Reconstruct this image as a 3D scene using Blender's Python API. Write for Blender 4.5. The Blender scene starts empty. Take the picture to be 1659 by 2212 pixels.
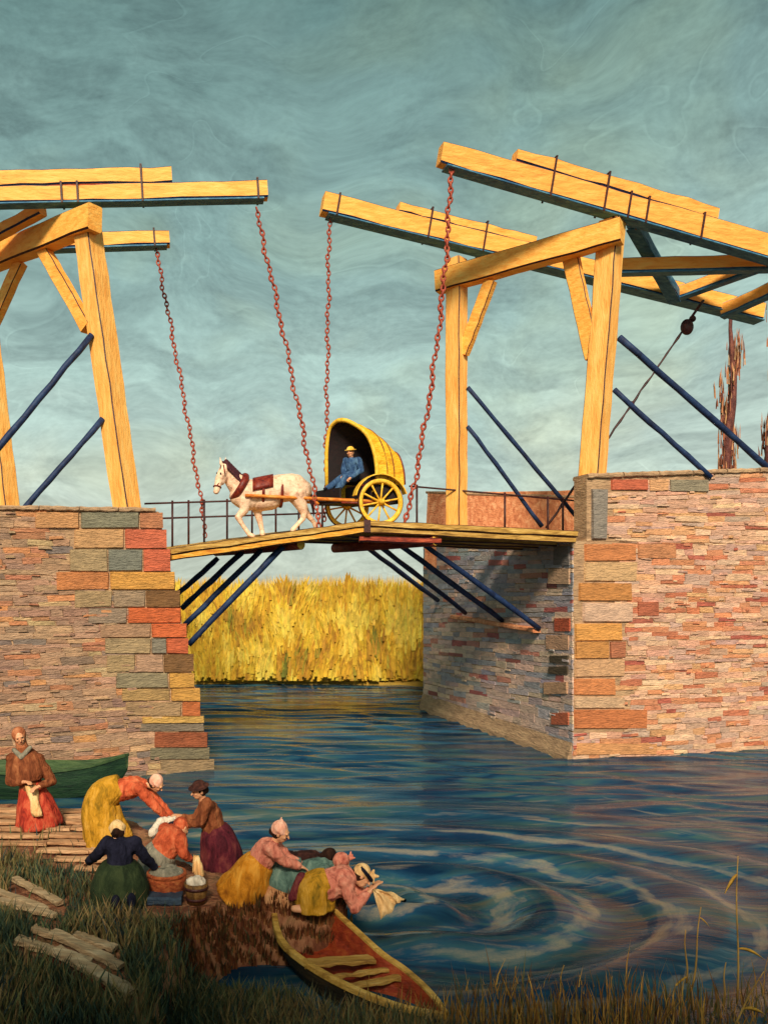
import bpy, math, random
import numpy as np
from mathutils import Vector, Matrix, noise as mnoise
random.seed(7)
rng = np.random.default_rng(7)
scene = bpy.context.scene
COL = scene.collection
R = math.radians

# ---------------------------------------------------------------- camera
EYE, FOC, PX, HY = 4.2, 1800.0, 560.0, 1290.0      # eye height above the water, focal length, principal point
cd = bpy.data.cameras.new("camera"); cam = bpy.data.objects.new("camera", cd); COL.objects.link(cam)
cam.location = (0, 0, EYE); cam.rotation_euler = (R(90), 0, 0)
cd.sensor_fit = 'HORIZONTAL'; cd.sensor_width = 36; cd.lens = 36 * FOC / 1659
cd.shift_x = (829.5 - PX) / 1659; cd.shift_y = (HY - 1106) / 1659
cd.clip_start = 0.1; cd.clip_end = 6000
scene.camera = cam
def P(x, y, Y):                                     # sight line through a point of the sketch, taken to the distance Y
    return Vector(((x - PX) / FOC * Y, Y, EYE - (y - HY) / FOC * Y))

# ---------------------------------------------------------------- light
SUN_EL, SUN_AZ = R(34), R(185)                      # azimuth clockwise from +Y
w = bpy.data.worlds.new("World"); scene.world = w; w.use_nodes = True
nt = w.node_tree; nt.nodes.clear()
def N(tree, t, **k):
    n = tree.nodes.new(t)
    for a, b in k.items(): setattr(n, a, b)
    return n
def ramp(tree, stops, interp='LINEAR'):
    n = tree.nodes.new('ShaderNodeValToRGB'); cr = n.color_ramp; cr.interpolation = interp
    while len(cr.elements) < len(stops): cr.elements.new(0.5)
    for e, (p, c) in zip(cr.elements, stops):
        e.position = p; e.color = (c[0], c[1], c[2], 1)
    return n
L = nt.links.new
sky = N(nt, 'ShaderNodeTexSky', sky_type='NISHITA', sun_disc=False, sun_elevation=SUN_EL, sun_rotation=SUN_AZ)
sky.dust_density = 2.0
bg1 = N(nt, 'ShaderNodeBackground'); bg1.inputs[1].default_value = 0.08; L(sky.outputs[0], bg1.inputs[0])
tc = N(nt, 'ShaderNodeTexCoord')
# streaky cloud cover: warped, stretched noise in the direction of view
wn = N(nt, 'ShaderNodeTexNoise'); wn.inputs['Scale'].default_value = 3.5; wn.inputs['Detail'].default_value = 2
L(tc.outputs['Generated'], wn.inputs['Vector'])
wm = N(nt, 'ShaderNodeVectorMath', operation='MULTIPLY_ADD'); wm.inputs[1].default_value = (.30, .30, .16)
L(wn.outputs['Color'], wm.inputs[0]); L(tc.outputs['Generated'], wm.inputs[2])
def streak(scale, det, off=(0, 0, 0)):
    mp = N(nt, 'ShaderNodeMapping'); mp.inputs['Scale'].default_value = scale; mp.inputs['Location'].default_value = off
    L(wm.outputs[0], mp.inputs['Vector'])
    n = N(nt, 'ShaderNodeTexNoise'); n.inputs['Scale'].default_value = 1; n.inputs['Detail'].default_value = det; n.inputs['Roughness'].default_value = .6
    L(mp.outputs[0], n.inputs['Vector']); return n
big = streak((2.2, 2.2, 4), 5)
sep = N(nt, 'ShaderNodeSeparateXYZ'); L(tc.outputs['Generated'], sep.inputs[0])
a1 = N(nt, 'ShaderNodeMath', operation='MULTIPLY_ADD'); a1.inputs[1].default_value = .36; L(big.outputs[0], a1.inputs[0])
L(sep.outputs['Z'], a1.inputs[2])
SKYR = ramp(nt, [(0.10, (.335, .35, .285)), (.24, (.31, .36, .305)), (.42, (.245, .342, .300)), (.62, (.142, .228, .207)), (.80, (.074, .137, .125)), (1, (.05, .09, .09))])
L(a1.outputs[0], SKYR.inputs[0])
warm = streak((3.2, 3.2, 6), 3, (5, 2, 1)); WR = ramp(nt, [(.50, (0, 0, 0)), (.68, (1, 1, 1))]); L(warm.outputs[0], WR.inputs[0])
wmx = N(nt, 'ShaderNodeMix', data_type='RGBA', blend_type='MULTIPLY'); L(SKYR.outputs[0], wmx.inputs[6]); wmx.inputs[7].default_value = (1.16, 1.06, .93, 1)
L(WR.outputs[0], wmx.inputs[0])
s1 = streak((20, 20, 62), 5); s2 = streak((20, 20, 62), 5, (.16, .05, .26))
df = N(nt, 'ShaderNodeMath', operation='SUBTRACT'); L(s1.outputs[0], df.inputs[0]); L(s2.outputs[0], df.inputs[1])
s3 = streak((110, 110, 240), 2); 
df2 = N(nt, 'ShaderNodeMath', operation='MULTIPLY_ADD'); L(df.outputs[0], df2.inputs[0]); df2.inputs[1].default_value = .55; df2.inputs[2].default_value = .47
s4 = streak((7, 7, 15), 3, (2, 7, 4)); df4 = N(nt, 'ShaderNodeMath', operation='MULTIPLY_ADD'); L(s4.outputs[0], df4.inputs[0]); df4.inputs[1].default_value = .40
df3 = N(nt, 'ShaderNodeMath', operation='MULTIPLY_ADD'); L(s3.outputs[0], df3.inputs[0]); df3.inputs[1].default_value = .36; L(df4.outputs[0], df3.inputs[2])
vmp = N(nt, 'ShaderNodeMapping'); vmp.inputs['Scale'].default_value = (13, 13, 42); vmp.inputs['Rotation'].default_value = (0, .25, .3); L(wm.outputs[0], vmp.inputs['Vector'])
vo = N(nt, 'ShaderNodeTexVoronoi', feature='SMOOTH_F1'); vo.inputs['Scale'].default_value = 1; vo.inputs['Smoothness'].default_value = .35; L(vmp.outputs[0], vo.inputs['Vector'])
vs_ = N(nt, 'ShaderNodeSeparateColor'); L(vo.outputs['Color'], vs_.inputs[0])
dab = N(nt, 'ShaderNodeMath', operation='MULTIPLY_ADD'); L(vs_.outputs[0], dab.inputs[0]); dab.inputs[1].default_value = .30; L(df2.outputs[0], dab.inputs[2]); L(dab.outputs[0], df4.inputs[2])
rn = streak((9, 9, 13), 1.5, (1, 8, 3)); rm = streak((5, 5, 9), 2, (4, 4, 9))
RA = ramp(nt, [(.0, (0, 0, 0)), (.488, (0, 0, 0)), (.499, (1, 1, 1)), (.503, (.5, .5, .5)), (.506, (.32, .32, .32)), (.514, (.5, .5, .5)), (1, (.5, .5, .5))]); L(rn.outputs[0], RA.inputs[0])
RA.color_ramp.elements[0].color = RA.color_ramp.elements[1].color = (.5, .5, .5, 1)
RM = ramp(nt, [(.5, (0, 0, 0)), (.6, (1, 1, 1))]); L(rm.outputs[0], RM.inputs[0])
q1 = N(nt, 'ShaderNodeMath', operation='SUBTRACT'); L(RA.outputs[0], q1.inputs[0]); q1.inputs[1].default_value = .5
q2 = N(nt, 'ShaderNodeMath', operation='MULTIPLY'); L(q1.outputs[0], q2.inputs[0]); L(RM.outputs[0], q2.inputs[1])
q3 = N(nt, 'ShaderNodeMath', operation='MULTIPLY_ADD'); L(q2.outputs[0], q3.inputs[0]); q3.inputs[1].default_value = .34; L(df3.outputs[0], q3.inputs[2]); df3 = q3
vm = N(nt, 'ShaderNodeVectorMath', operation='SCALE'); L(wmx.outputs[2], vm.inputs[0]); L(df3.outputs[0], vm.inputs['Scale'])
bg2 = N(nt, 'ShaderNodeBackground'); bg2.inputs[1].default_value = 1.44; L(vm.outputs[0], bg2.inputs[0])
mx = N(nt, 'ShaderNodeMixShader'); mx.inputs[0].default_value = .88
L(bg1.outputs[0], mx.inputs[1]); L(bg2.outputs[0], mx.inputs[2])
wo = N(nt, 'ShaderNodeOutputWorld'); L(mx.outputs[0], wo.inputs[0])

sl = bpy.data.lights.new("sun", 'SUN'); sl.energy = 3.9; sl.angle = R(11); sl.color = (1, .85, .645)
so = bpy.data.objects.new("sun", sl); COL.objects.link(so)
SD = Vector((math.sin(SUN_AZ) * math.cos(SUN_EL), math.cos(SUN_AZ) * math.cos(SUN_EL), math.sin(SUN_EL)))
so.rotation_euler = SD.to_track_quat('Z', 'Y').to_euler(); so.location = SD * 60
scene.view_settings.view_transform = 'Standard'; scene.view_settings.look = 'None'
scene.view_settings.exposure = 0.32; scene.view_settings.gamma = 1

# ---------------------------------------------------------------- materials
def srgb(r, g, b):
    f = lambda c: (c / 255 / 12.92) if c / 255 <= .04045 else ((c / 255 + .055) / 1.055) ** 2.4
    return (f(r), f(g), f(b))
def paint(name, cols, scale=(6, 6, 6), bump=.6, rough=.62, bscale=None, dist=.02, spec=.35, attr=False, detail=5, positions=None, metal=0):
    """rough hand-worked surface: a few neighbouring tones in streaks plus a raised grain"""
    m = bpy.data.materials.new(name); m.use_nodes = True; t = m.node_tree; l = t.links.new
    b = t.nodes['Principled BSDF']; b.inputs['Roughness'].default_value = rough
    b.inputs['Specular IOR Level'].default_value = spec; b.inputs['Metallic'].default_value = metal
    c = N(t, 'ShaderNodeTexCoord')
    mp = N(t, 'ShaderNodeMapping'); mp.inputs['Scale'].default_value = scale; l(c.outputs['Object'], mp.inputs['Vector'])
    n = N(t, 'ShaderNodeTexNoise'); n.inputs['Scale'].default_value = 1; n.inputs['Detail'].default_value = detail
    n.inputs['Roughness'].default_value = .65; n.inputs['Distortion'].default_value = .6; l(mp.outputs[0], n.inputs['Vector'])
    k = len(cols)
    if positions is None: positions = [.30 + .40 * i / max(1, k - 1) for i in range(k)]
    rp = ramp(t, list(zip(positions, cols))); l(n.outputs[0], rp.inputs[0])
    if attr:
        at = N(t, 'ShaderNodeAttribute'); at.attribute_name = 'Col'
        mm = N(t, 'ShaderNodeMix', data_type='RGBA', blend_type='MULTIPLY'); mm.inputs[0].default_value = 1
        l(at.outputs['Color'], mm.inputs[6]); l(rp.outputs[0], mm.inputs[7]); l(mm.outputs[2], b.inputs['Base Color'])
    else: l(rp.outputs[0], b.inputs['Base Color'])
    bs = bscale or tuple(s * 4 for s in scale)
    mp2 = N(t, 'ShaderNodeMapping'); mp2.inputs['Scale'].default_value = bs; mp2.inputs['Location'].default_value = (3, 5, 7); l(c.outputs['Object'], mp2.inputs['Vector'])
    n2 = N(t, 'ShaderNodeTexNoise'); n2.inputs['Scale'].default_value = 1; n2.inputs['Detail'].default_value = 3; n2.inputs['Distortion'].default_value = .8; l(mp2.outputs[0], n2.inputs['Vector'])
    bp = N(t, 'ShaderNodeBump'); bp.inputs['Strength'].default_value = bump; bp.inputs['Distance'].default_value = dist
    l(n2.outputs[0], bp.inputs['Height']); l(bp.outputs[0], b.inputs['Normal'])
    return m
S = srgb
M = {}
M['wood'] = paint('yellow_timber', [S(236, 150, 58), S(254, 180, 80), S(255, 200, 106)], (1.6, 5, 9), .7, bscale=(5, 12, 18), dist=.025)
M['wood2'] = paint('orange_timber', [S(222, 140, 58), S(246, 170, 76), S(255, 190, 98)], (1.6, 5, 9), .8, bscale=(5, 12, 18), dist=.025)
M['post'] = paint('yellow_post_timber', [S(238, 156, 68), S(254, 186, 94), S(255, 206, 120)], (7, 7, 1.0), .7, bscale=(22, 22, 4), dist=.03)
M['post_side'] = paint('orange_post_timber', [S(190, 95, 32), S(226, 138, 50), S(246, 170, 78)], (7, 7, 1.0), 1.0, bscale=(22, 22, 4), dist=.03)
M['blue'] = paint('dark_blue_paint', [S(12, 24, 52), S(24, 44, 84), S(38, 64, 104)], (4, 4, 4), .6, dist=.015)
M['teal'] = paint('teal_paint_and_shade', [S(34, 80, 120), S(62, 120, 158), S(104, 156, 176)], (3, 8, 8), .6, dist=.015)  # blue brace colour, also the strips standing for shade under the beams
M['iron'] = paint('dark_iron', [S(34, 14, 18), S(62, 26, 26), S(84, 40, 32)], (9, 9, 9), .6, rough=.5, dist=.01)
M['red_iron'] = paint('rusty_red_iron', [S(112, 36, 26), S(164, 68, 48), S(196, 110, 80)], (12, 12, 12), .5, rough=.55, dist=.01)
M['stone'] = paint('masonry_stone', [(.62, .62, .62), (.9, .9, .9), (1.12, 1.1, 1.05)], (3.2, 3.2, 9), 1.0, attr=True, bscale=(7, 7, 34), dist=.05, rough=.72)
M['mortar'] = paint('lime_mortar', [S(140, 112, 86), S(176, 142, 110), S(200, 166, 128)], (2, 2, 7), 1.0, bscale=(6, 6, 28), dist=.05, rough=.8)
M['deck'] = paint('olive_deck_timber', [S(128, 92, 36), S(186, 142, 66), S(222, 184, 106)], (1.5, 8, 10), 1.0, bscale=(3, 20, 30), dist=.03)
M['deck_gold'] = paint('gold_deck_timber', [S(190, 112, 24), S(226, 160, 50), S(240, 196, 100)], (1.5, 8, 10), 1.0, bscale=(3, 20, 30), dist=.03)
M['log_red'] = paint('red_log', [S(70, 20, 14), S(140, 48, 26), S(186, 84, 50)], (3, 3, 8), .9, bscale=(4, 14, 20), dist=.02)
M['log_end'] = paint('yellow_log_end', [S(206, 150, 40), S(244, 200, 86)], (9, 9, 9), .6)
M['brickred'] = paint('red_brick_parapet', [S(176, 100, 66), S(214, 136, 92), S(240, 178, 132)], (7, 7, 4), 1.0, bscale=(10, 10, 26), dist=.04, rough=.75)
M['horse'] = paint('white_horse_coat', [S(190, 140, 116), S(244, 204, 172), S(255, 224, 196)], (7, 7, 7), .7, dist=.015, bscale=(14, 14, 40))
M['mane'] = paint('dark_mane', [S(46, 16, 26), S(86, 34, 44)], (12, 12, 12), .8, dist=.02)
M['leather'] = paint('red_brown_leather', [S(70, 16, 14), S(118, 36, 24), S(150, 62, 34)], (9, 9, 9), .6, dist=.01, rough=.45)
M['hood'] = paint('yellow_hood_canvas', [S(196, 130, 14), S(236, 182, 36), S(250, 206, 70)], (3, 3, 10), 1.0, bscale=(8, 8, 18), dist=.04)
M['wheel'] = paint('yellow_wheel_paint', [S(206, 140, 22), S(240, 190, 54), S(250, 210, 90)], (9, 9, 9), .5, dist=.01)
M['dark'] = paint('near_black_interior', [S(12, 5, 8), S(24, 10, 13), S(34, 15, 17)], (6, 6, 6), .5, dist=.01)
M['shaft'] = paint('orange_shaft_wood', [S(160, 70, 24), S(220, 130, 44), S(240, 170, 84)], (3, 9, 9), .6, dist=.01)
M['skin'] = paint('skin', [S(206, 140, 100), S(232, 172, 130)], (9, 9, 9), .25, dist=.01, rough=.5)
M['eye'] = paint('dark_eye', [S(24, 14, 14), S(30, 18, 18)], (9, 9, 9), 0, rough=.25)
M['lip'] = paint('lip', [S(150, 70, 56), S(166, 84, 66)], (9, 9, 9), 0, rough=.4)
def cloth(name, *c, sc=(9, 9, 3.5)):
    M[name] = paint('cloth_' + name, [S(*x) for x in c], sc, .9, dist=.03, bscale=tuple(s * 2.6 for s in sc), rough=.85, spec=.15)
cloth('cl_red', (100, 24, 26), (176, 60, 42), (206, 104, 72))
cloth('cl_brown', (74, 36, 22), (128, 70, 42), (164, 104, 66))
cloth('cl_orange', (122, 42, 26), (196, 88, 54), (222, 130, 88))
cloth('cl_rust', (110, 58, 36), (168, 98, 64), (192, 128, 90))
cloth('cl_tan', (150, 92, 58), (196, 138, 94), (214, 166, 120))
cloth('cl_grey', (92, 88, 76), (136, 130, 114), (172, 160, 140))
cloth('cl_yellow', (104, 84, 22), (190, 136, 34), (216, 164, 70))
cloth('cl_gold', (140, 78, 16), (206, 130, 32), (230, 164, 66))
cloth('cl_pink', (150, 66, 56), (214, 128, 106), (234, 164, 138))
cloth('cl_cap', (206, 124, 100), (240, 176, 150), (250, 204, 180))
cloth('cl_cream', (190, 136, 84), (236, 192, 132), (246, 214, 164))
cloth('cl_white', (180, 164, 146), (222, 206, 186), (240, 228, 208))
cloth('cl_green', (22, 30, 18), (44, 56, 34), (62, 72, 44))
cloth('cl_navy', (12, 12, 24), (26, 26, 44), (40, 40, 60))
cloth('cl_dark', (30, 16, 16), (58, 32, 28), (92, 54, 44))
cloth('cl_plum', (40, 14, 22), (90, 30, 42), (126, 62, 58))
cloth('cl_teal', (52, 74, 70), (94, 122, 112), (126, 148, 134))
cloth('cl_blue', (28, 44, 78), (54, 84, 124), (92, 126, 158))
cloth('cl_straw', (210, 150, 40), (244, 196, 76), (252, 216, 120))
cloth('cl_hair', (26, 14, 10), (46, 26, 18), (66, 40, 28))
M['plank'] = paint('weathered_plank', [S(128, 88, 58), S(186, 140, 100), S(212, 172, 132)], (1.4, 8, 12), 1.0, bscale=(4, 24, 30), dist=.03, rough=.75)
M['plank2'] = paint('pale_driftwood', [S(120, 98, 72), S(176, 148, 112), S(206, 182, 146)], (1.4, 8, 12), 1.0, bscale=(4, 24, 30), dist=.03, rough=.75)
M['boat_out'] = paint('dark_hull', [S(24, 22, 18), S(44, 38, 28), S(70, 54, 34)], (3, 3, 9), .8, dist=.02)
M['boat_in'] = paint('red_hull_inside', [S(104, 30, 14), S(150, 54, 24), S(176, 84, 38)], (2, 7, 9), .9, dist=.02, bscale=(4, 16, 24))
M['boat_rail'] = paint('yellow_gunwale', [S(130, 92, 36), S(196, 150, 66), S(216, 180, 100)], (3, 8, 8), .9, dist=.02)
M['thwart'] = paint('ochre_thwart', [S(124, 86, 34), S(186, 140, 66), S(206, 170, 96)], (2, 9, 9), .9, dist=.02)
M['green_hull'] = paint('green_hull', [S(12, 34, 26), S(24, 54, 34), S(44, 74, 46)], (1.2, 5, 14), .8, dist=.02)
M['green_in'] = paint('pale_green_hull', [S(38, 62, 38), S(62, 86, 50), S(84, 104, 64)], (1.2, 5, 14), .8, dist=.02)
M['basket'] = paint('orange_wicker', [S(120, 44, 20), S(186, 88, 44), S(210, 126, 70)], (14, 14, 22), 1.0, dist=.03)
M['bucket'] = paint('brown_bucket', [S(70, 46, 20), S(118, 80, 36), S(150, 110, 58)], (16, 16, 3), .9, dist=.02)
M['crate_blue'] = paint('blue_box', [S(34, 50, 70), S(58, 78, 96)], (6, 6, 12), .7, dist=.02)
M['leafy'] = paint('leaf_blades', [(.55, .55, .55), (.95, .95, .95), (1.25, 1.25, 1.15)], (5, 5, 3), .3, attr=True, rough=.7, spec=.2, dist=.01)
M['bark'] = paint('purple_bark', [S(58, 26, 28), S(104, 54, 50), S(140, 84, 66)], (5, 5, 2), 1.0, dist=.05)
# ---------------------------------------------------------------- mesh helpers
V = Vector
class MB:
    def __init__(s): s.v = []; s.f = []; s.m = []; s.c = []
    def add(s, vs, fs, mi=0, col=(1, 1, 1)):
        o = len(s.v); s.v += [tuple(x) for x in vs]
        for f in fs: s.f.append(tuple(i + o for i in f)); s.m.append(mi); s.c.append(col)
    def hexa(s, c, mi=0, col=(1, 1, 1)):            # eight corners: bottom ring, top ring
        s.add(c, [(0, 3, 2, 1), (4, 5, 6, 7), (0, 1, 5, 4), (1, 2, 6, 5), (2, 3, 7, 6), (3, 0, 4, 7)], mi, col)
    def box(s, c, sx, sy, sz, mi=0, rot=None, col=(1, 1, 1)):
        q = [V((a * sx / 2, b * sy / 2, z * sz / 2)) for z in (-1, 1) for a, b in ((-1, -1), (1, -1), (1, 1), (-1, 1))]
        if rot is not None: q = [rot @ x for x in q]
        s.hexa([V(c) + x for x in q], mi, col)
    def loft(s, rings, cap=True, mi=0, col=(1, 1, 1), closed=True, mats=None):
        n = len(rings[0]); vs = [p for r in rings for p in r]; fs = []; ms = []
        for i in range(len(rings) - 1):
            for j in range(n if closed else n - 1):
                k = (j + 1) % n
                fs.append((i * n + j, i * n + k, (i + 1) * n + k, (i + 1) * n + j)); ms.append(mats[j] if mats else mi)
        o = len(s.v); s.v += [tuple(x) for x in vs]
        for f, m_ in zip(fs, ms): s.f.append(tuple(i + o for i in f)); s.m.append(m_); s.c.append(col)
        if cap and closed:
            s.f.append(tuple(o + j for j in range(n))[::-1]); s.m.append(mi); s.c.append(col)
            s.f.append(tuple(o + (len(rings) - 1) * n + j for j in range(n))); s.m.append(mi); s.c.append(col)
    def beam(s, p0, p1, w, h, up=V((0, 0, 1)), ct=.022, cb=.04, jit=.012, seg=9, mi=0, md=1, w1=None, h1=None):
        """hewn timber: long section with chamfered arrises (slot md) and slightly uneven faces"""
        p0, p1 = V(p0), V(p1); d = (p1 - p0); ln = d.length; d.normalize()
        sd = d.cross(up).normalized(); u = sd.cross(d).normalized()
        w1 = w1 or w; h1 = h1 or h; rings = []
        for i in range(seg + 1):
            t = i / seg; a = (w + (w1 - w) * t) / 2; b = (h + (h1 - h) * t) / 2
            j = lambda: random.uniform(-jit, jit)
            a0, a1, b0, b1 = a + j(), a + j(), b + j(), b + j()
            pts = [(-a0 + cb, -b0), (a1 - cb, -b0), (a1, -b0 + cb), (a1, b1 - ct), (a1 - ct, b1), (-a0 + ct, b1), (-a0, b1 - ct), (-a0, -b0 + cb)]
            c = p0.lerp(p1, t)
            rings.append([c + sd * x + u * y for x, y in pts])
        s.loft(rings, mi=mi, mats=[mi, md, mi, md, mi, md, mi, md])
    def tube(s, pts, r, n=8, mi=0, cap=True):
        pts = [V(p) for p in pts]; rs = r if isinstance(r, (list, tuple)) else [r] * len(pts)
        t0 = (pts[1] - pts[0]).normalized(); ref = V((0, 0, 1)) if abs(t0.z) < .9 else V((1, 0, 0))
        a = t0.cross(ref).normalized(); rings = []
        for i, p in enumerate(pts):
            t = (pts[min(i + 1, len(pts) - 1)] - pts[max(i - 1, 0)]).normalized()
            a = (a - t * a.dot(t)).normalized(); b = t.cross(a)
            rings.append([p + (a * math.cos(2 * math.pi * j / n) + b * math.sin(2 * math.pi * j / n)) * rs[i] for j in range(n)])
        s.loft(rings, mi=mi, cap=cap)
    def ell(s, c, r, ax=None, n=14, k=9, mi=0):
        c = V(c); ax = ax or (V((1, 0, 0)), V((0, 1, 0)), V((0, 0, 1))); vs = []; fs = []
        for i in range(k + 1):
            ph = math.pi * (i / k) ; ph = min(max(ph, .02), math.pi - .02)
            for j in range(n):
                th = 2 * math.pi * j / n
                vs.append(c + ax[0] * (r[0] * math.sin(ph) * math.cos(th)) + ax[1] * (r[1] * math.sin(ph) * math.sin(th)) + ax[2] * (r[2] * -math.cos(ph)))
        for i in range(k):
            for j in range(n): fs.append((i * n + j, i * n + (j + 1) % n, (i + 1) * n + (j + 1) % n, (i + 1) * n + j))
        fs.append(tuple(range(n))[::-1]); fs.append(tuple(k * n + j for j in range(n)))
        s.add(vs, fs, mi)
    def cap(s, p0, r0, p1, r1, n=12):               # tapered limb with round ends
        p0, p1 = V(p0), V(p1); d = p1 - p0; ln = max(d.length, 1e-5); d /= ln
        ref = V((0, 0, 1)) if abs(d.z) < .9 else V((1, 0, 0)); a = d.cross(ref).normalized(); b = d.cross(a)
        rings = []
        prof = [(-r0 * math.cos(q), r0 * math.sin(q)) for q in (.12, .5, 1.0)] + [(0, r0), (ln * .5, (r0 + r1) / 2), (ln, r1)] + [(ln + r1 * math.cos(q), r1 * math.sin(q)) for q in (1.0, .5, .12)]
        for x, rr in prof:
            rings.append([p0 + d * x + (a * math.cos(2 * math.pi * j / n) + b * math.sin(2 * math.pi * j / n)) * rr for j in range(n)])
        s.loft(rings)
    def torus(s, c, R_, r, ax, n=32, k=8, mi=0, sq=1.0):
        a = ax.normalized(); ref = V((0, 0, 1)) if abs(a.z) < .9 else V((1, 0, 0)); x = a.cross(ref).normalized(); y = a.cross(x); vs = []; fs = []
        for i in range(n):
            th = 2 * math.pi * i / n; e = x * math.cos(th) + y * math.sin(th)
            for j in range(k):
                ph = 2 * math.pi * j / k
                vs.append(V(c) + e * (R_ + r * math.cos(ph)) + a * (r * sq * math.sin(ph)))
        for i in range(n):
            for j in range(k): fs.append((i * k + j, ((i + 1) % n) * k + j, ((i + 1) % n) * k + (j + 1) % k, i * k + (j + 1) % k))
        s.add(vs, fs, mi)
    def build(s, name, mats, parent=None, smooth=False, remesh=None, fair=2, kind=None, label=None):
        me = bpy.data.meshes.new(name)
        off = V(parent_world(parent)) if parent else V((0, 0, 0))
        va = np.array(s.v, dtype=np.float64) - np.array(off)
        me.from_pydata(va.tolist(), [], s.f)
        mats = mats if isinstance(mats, (list, tuple)) else [mats]
        for m_ in mats: me.materials.append(M[m_] if isinstance(m_, str) else m_)
        me.polygons.foreach_set('material_index', s.m)
        if any(c != (1, 1, 1) for c in s.c):
            at = me.attributes.new('Col', 'FLOAT_COLOR', 'FACE')
            at.data.foreach_set('color', np.array([(c[0], c[1], c[2], 1) for c in s.c], dtype=np.float32).ravel())
        if smooth or remesh: me.polygons.foreach_set('use_smooth', [True] * len(s.f))
        me.update()
        o = bpy.data.objects.new(name, me); COL.objects.link(o)
        if parent: o.parent = parent
        if remesh:
            md = o.modifiers.new('skin', 'REMESH'); md.mode = 'VOXEL'; md.voxel_size = remesh; md.use_smooth_shade = True
            if fair:
                sm = o.modifiers.new('fair', 'SMOOTH'); sm.iterations = fair; sm.factor = .5
        if kind: o['kind'] = kind
        if label: o['label'] = label
        return o
def parent_world(o):
    p = V((0, 0, 0))
    while o: p += o.location; o = o.parent
    return p
def tag(o, label, cat, group=None):
    o['label'] = label; o['category'] = cat
    if group: o['group'] = group
    return o
def thing(name, label, cat, loc, group=None):
    o = bpy.data.objects.new(name, None); COL.objects.link(o); o.location = loc; o.empty_display_size = .3
    return tag(o, label, cat, group)
def recenter(o, loc):                                # move the origin of a single-mesh thing to its base
    loc = V(loc); o.data.transform(Matrix.Translation(-loc)); o.location = loc; return o

# ---------------------------------------------------------------- water
C0 = P(846, 1945, 1800 * 4.15 / 655)                 # where the cloth is dipped
C1 = P(560, 1905, 10.6)
def wave(x, y):
    z = 0.0
    for c, a0, wl, rad, fall in ((C0, .105, 1.02, 4.6, 5.6), (C1, .04, 1.1, 6.5, 4.5)):
        ex, ey = (x - c.x) * .62, (y - c.y) * 1.0
        r = np.sqrt(ex * ex + ey * ey)
        r = r + .10 * np.sin(3 * np.arctan2(ey, ex) + r)
        sw = np.sin(2 * np.pi * r / (wl * (1 + .04 * r)))
        z = z + a0 * np.sign(sw) * np.abs(sw) ** .8 * np.exp(-(r / fall) ** 1.8) * np.clip(r / .4, 0, 1)
    rr = np.hypot((x - C0.x) * .62, y - C0.y)
    amp = .021 * np.clip((y - 5) / 9, .6, 1.7) * (1 - .85 * np.exp(-(rr / 4.5) ** 4))
    z = z + amp * np.sin(y * 7.3 + 1.2 * np.sin(x * 1.1) + 1.5 * np.sin(x * .37 + y * .5)) * (.5 + .5 * np.sin(x * .9 - y * .3))
    z = z + amp * .8 * np.sin(y * 12.5 + x * 1.3 + 2 * np.sin(x * 1.7 + y * .2)) * (.5 + .5 * np.sin(x * .55 + y * .8 + 2))
    z = z + amp * .7 * np.sin(y * 4.1 - x * .6 + 1.4 * np.sin(x * .8 - y * .25))
    return z
ny, nx = 620, 300
ys = 5.2 * (46 / 5.2) ** (np.arange(ny) / (ny - 1)); 
tt = np.linspace(-.62, 1.0, nx)
X = tt[None, :] * ys[:, None]; Y = np.repeat(ys[:, None], nx, 1); Z = wave(X, Y)
vs = np.stack([X, Y, Z], -1).reshape(-1, 3)
idx = np.arange(ny * nx).reshape(ny, nx)
fc = np.stack([idx[:-1, :-1], idx[:-1, 1:], idx[1:, 1:], idx[1:, :-1]], -1).reshape(-1, 4)
me = bpy.data.meshes.new('water'); me.from_pydata(vs.tolist(), [], fc.tolist()); me.polygons.foreach_set('use_smooth', [True] * len(fc))
wat = bpy.data.objects.new('water', me); COL.objects.link(wat); wat['kind'] = 'structure'
wm_ = bpy.data.materials.new('canal_water'); wm_.use_nodes = True; t = wm_.node_tree; l = t.links.new; b = t.nodes['Principled BSDF']
c = N(t, 'ShaderNodeTexCoord'); mp = N(t, 'ShaderNodeMapping'); mp.inputs['Scale'].default_value = (.42, 2.4, 1); l(c.outputs['Object'], mp.inputs['Vector'])
n = N(t, 'ShaderNodeTexNoise'); n.inputs['Scale'].default_value = 1; n.inputs['Detail'].default_value = 4; n.inputs['Distortion'].default_value = 1.2; l(mp.outputs[0], n.inputs['Vector'])
WRAMP = ramp(t, [(.34, (.005, .024, .062)), (.50, (.012, .054, .100)), (.62, (.032, .084, .096)), (.74, (.07, .09, .075)), (.84, (.12, .11, .08))]); l(n.outputs[0], WRAMP.inputs[0])
# broken rings and streaks: ripple light and dark put into the water colour
def math_(op, a, b_=None, c_=None):
    q = N(t, 'ShaderNodeMath', operation=op)
    for i_, v_ in enumerate((a, b_, c_)):
        if v_ is None: continue
        if isinstance(v_, (int, float)): q.inputs[i_].default_value = v_
        else: l(v_, q.inputs[i_])
    return q.outputs[0]
sp = N(t, 'ShaderNodeSeparateXYZ'); l(c.outputs['Object'], sp.inputs[0])
def nz_(scale, det=3):
    m2 = N(t, 'ShaderNodeMapping'); m2.inputs['Scale'].default_value = scale; l(c.outputs['Object'], m2.inputs['Vector'])
    q = N(t, 'ShaderNodeTexNoise'); q.inputs['Scale'].default_value = 1; q.inputs['Detail'].default_value = det; l(m2.outputs[0], q.inputs['Vector']); return q.outputs[0]
ex = math_('MULTIPLY', math_('SUBTRACT', sp.outputs[0], C0.x), .62); ey = math_('SUBTRACT', sp.outputs[1], C0.y)
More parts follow.
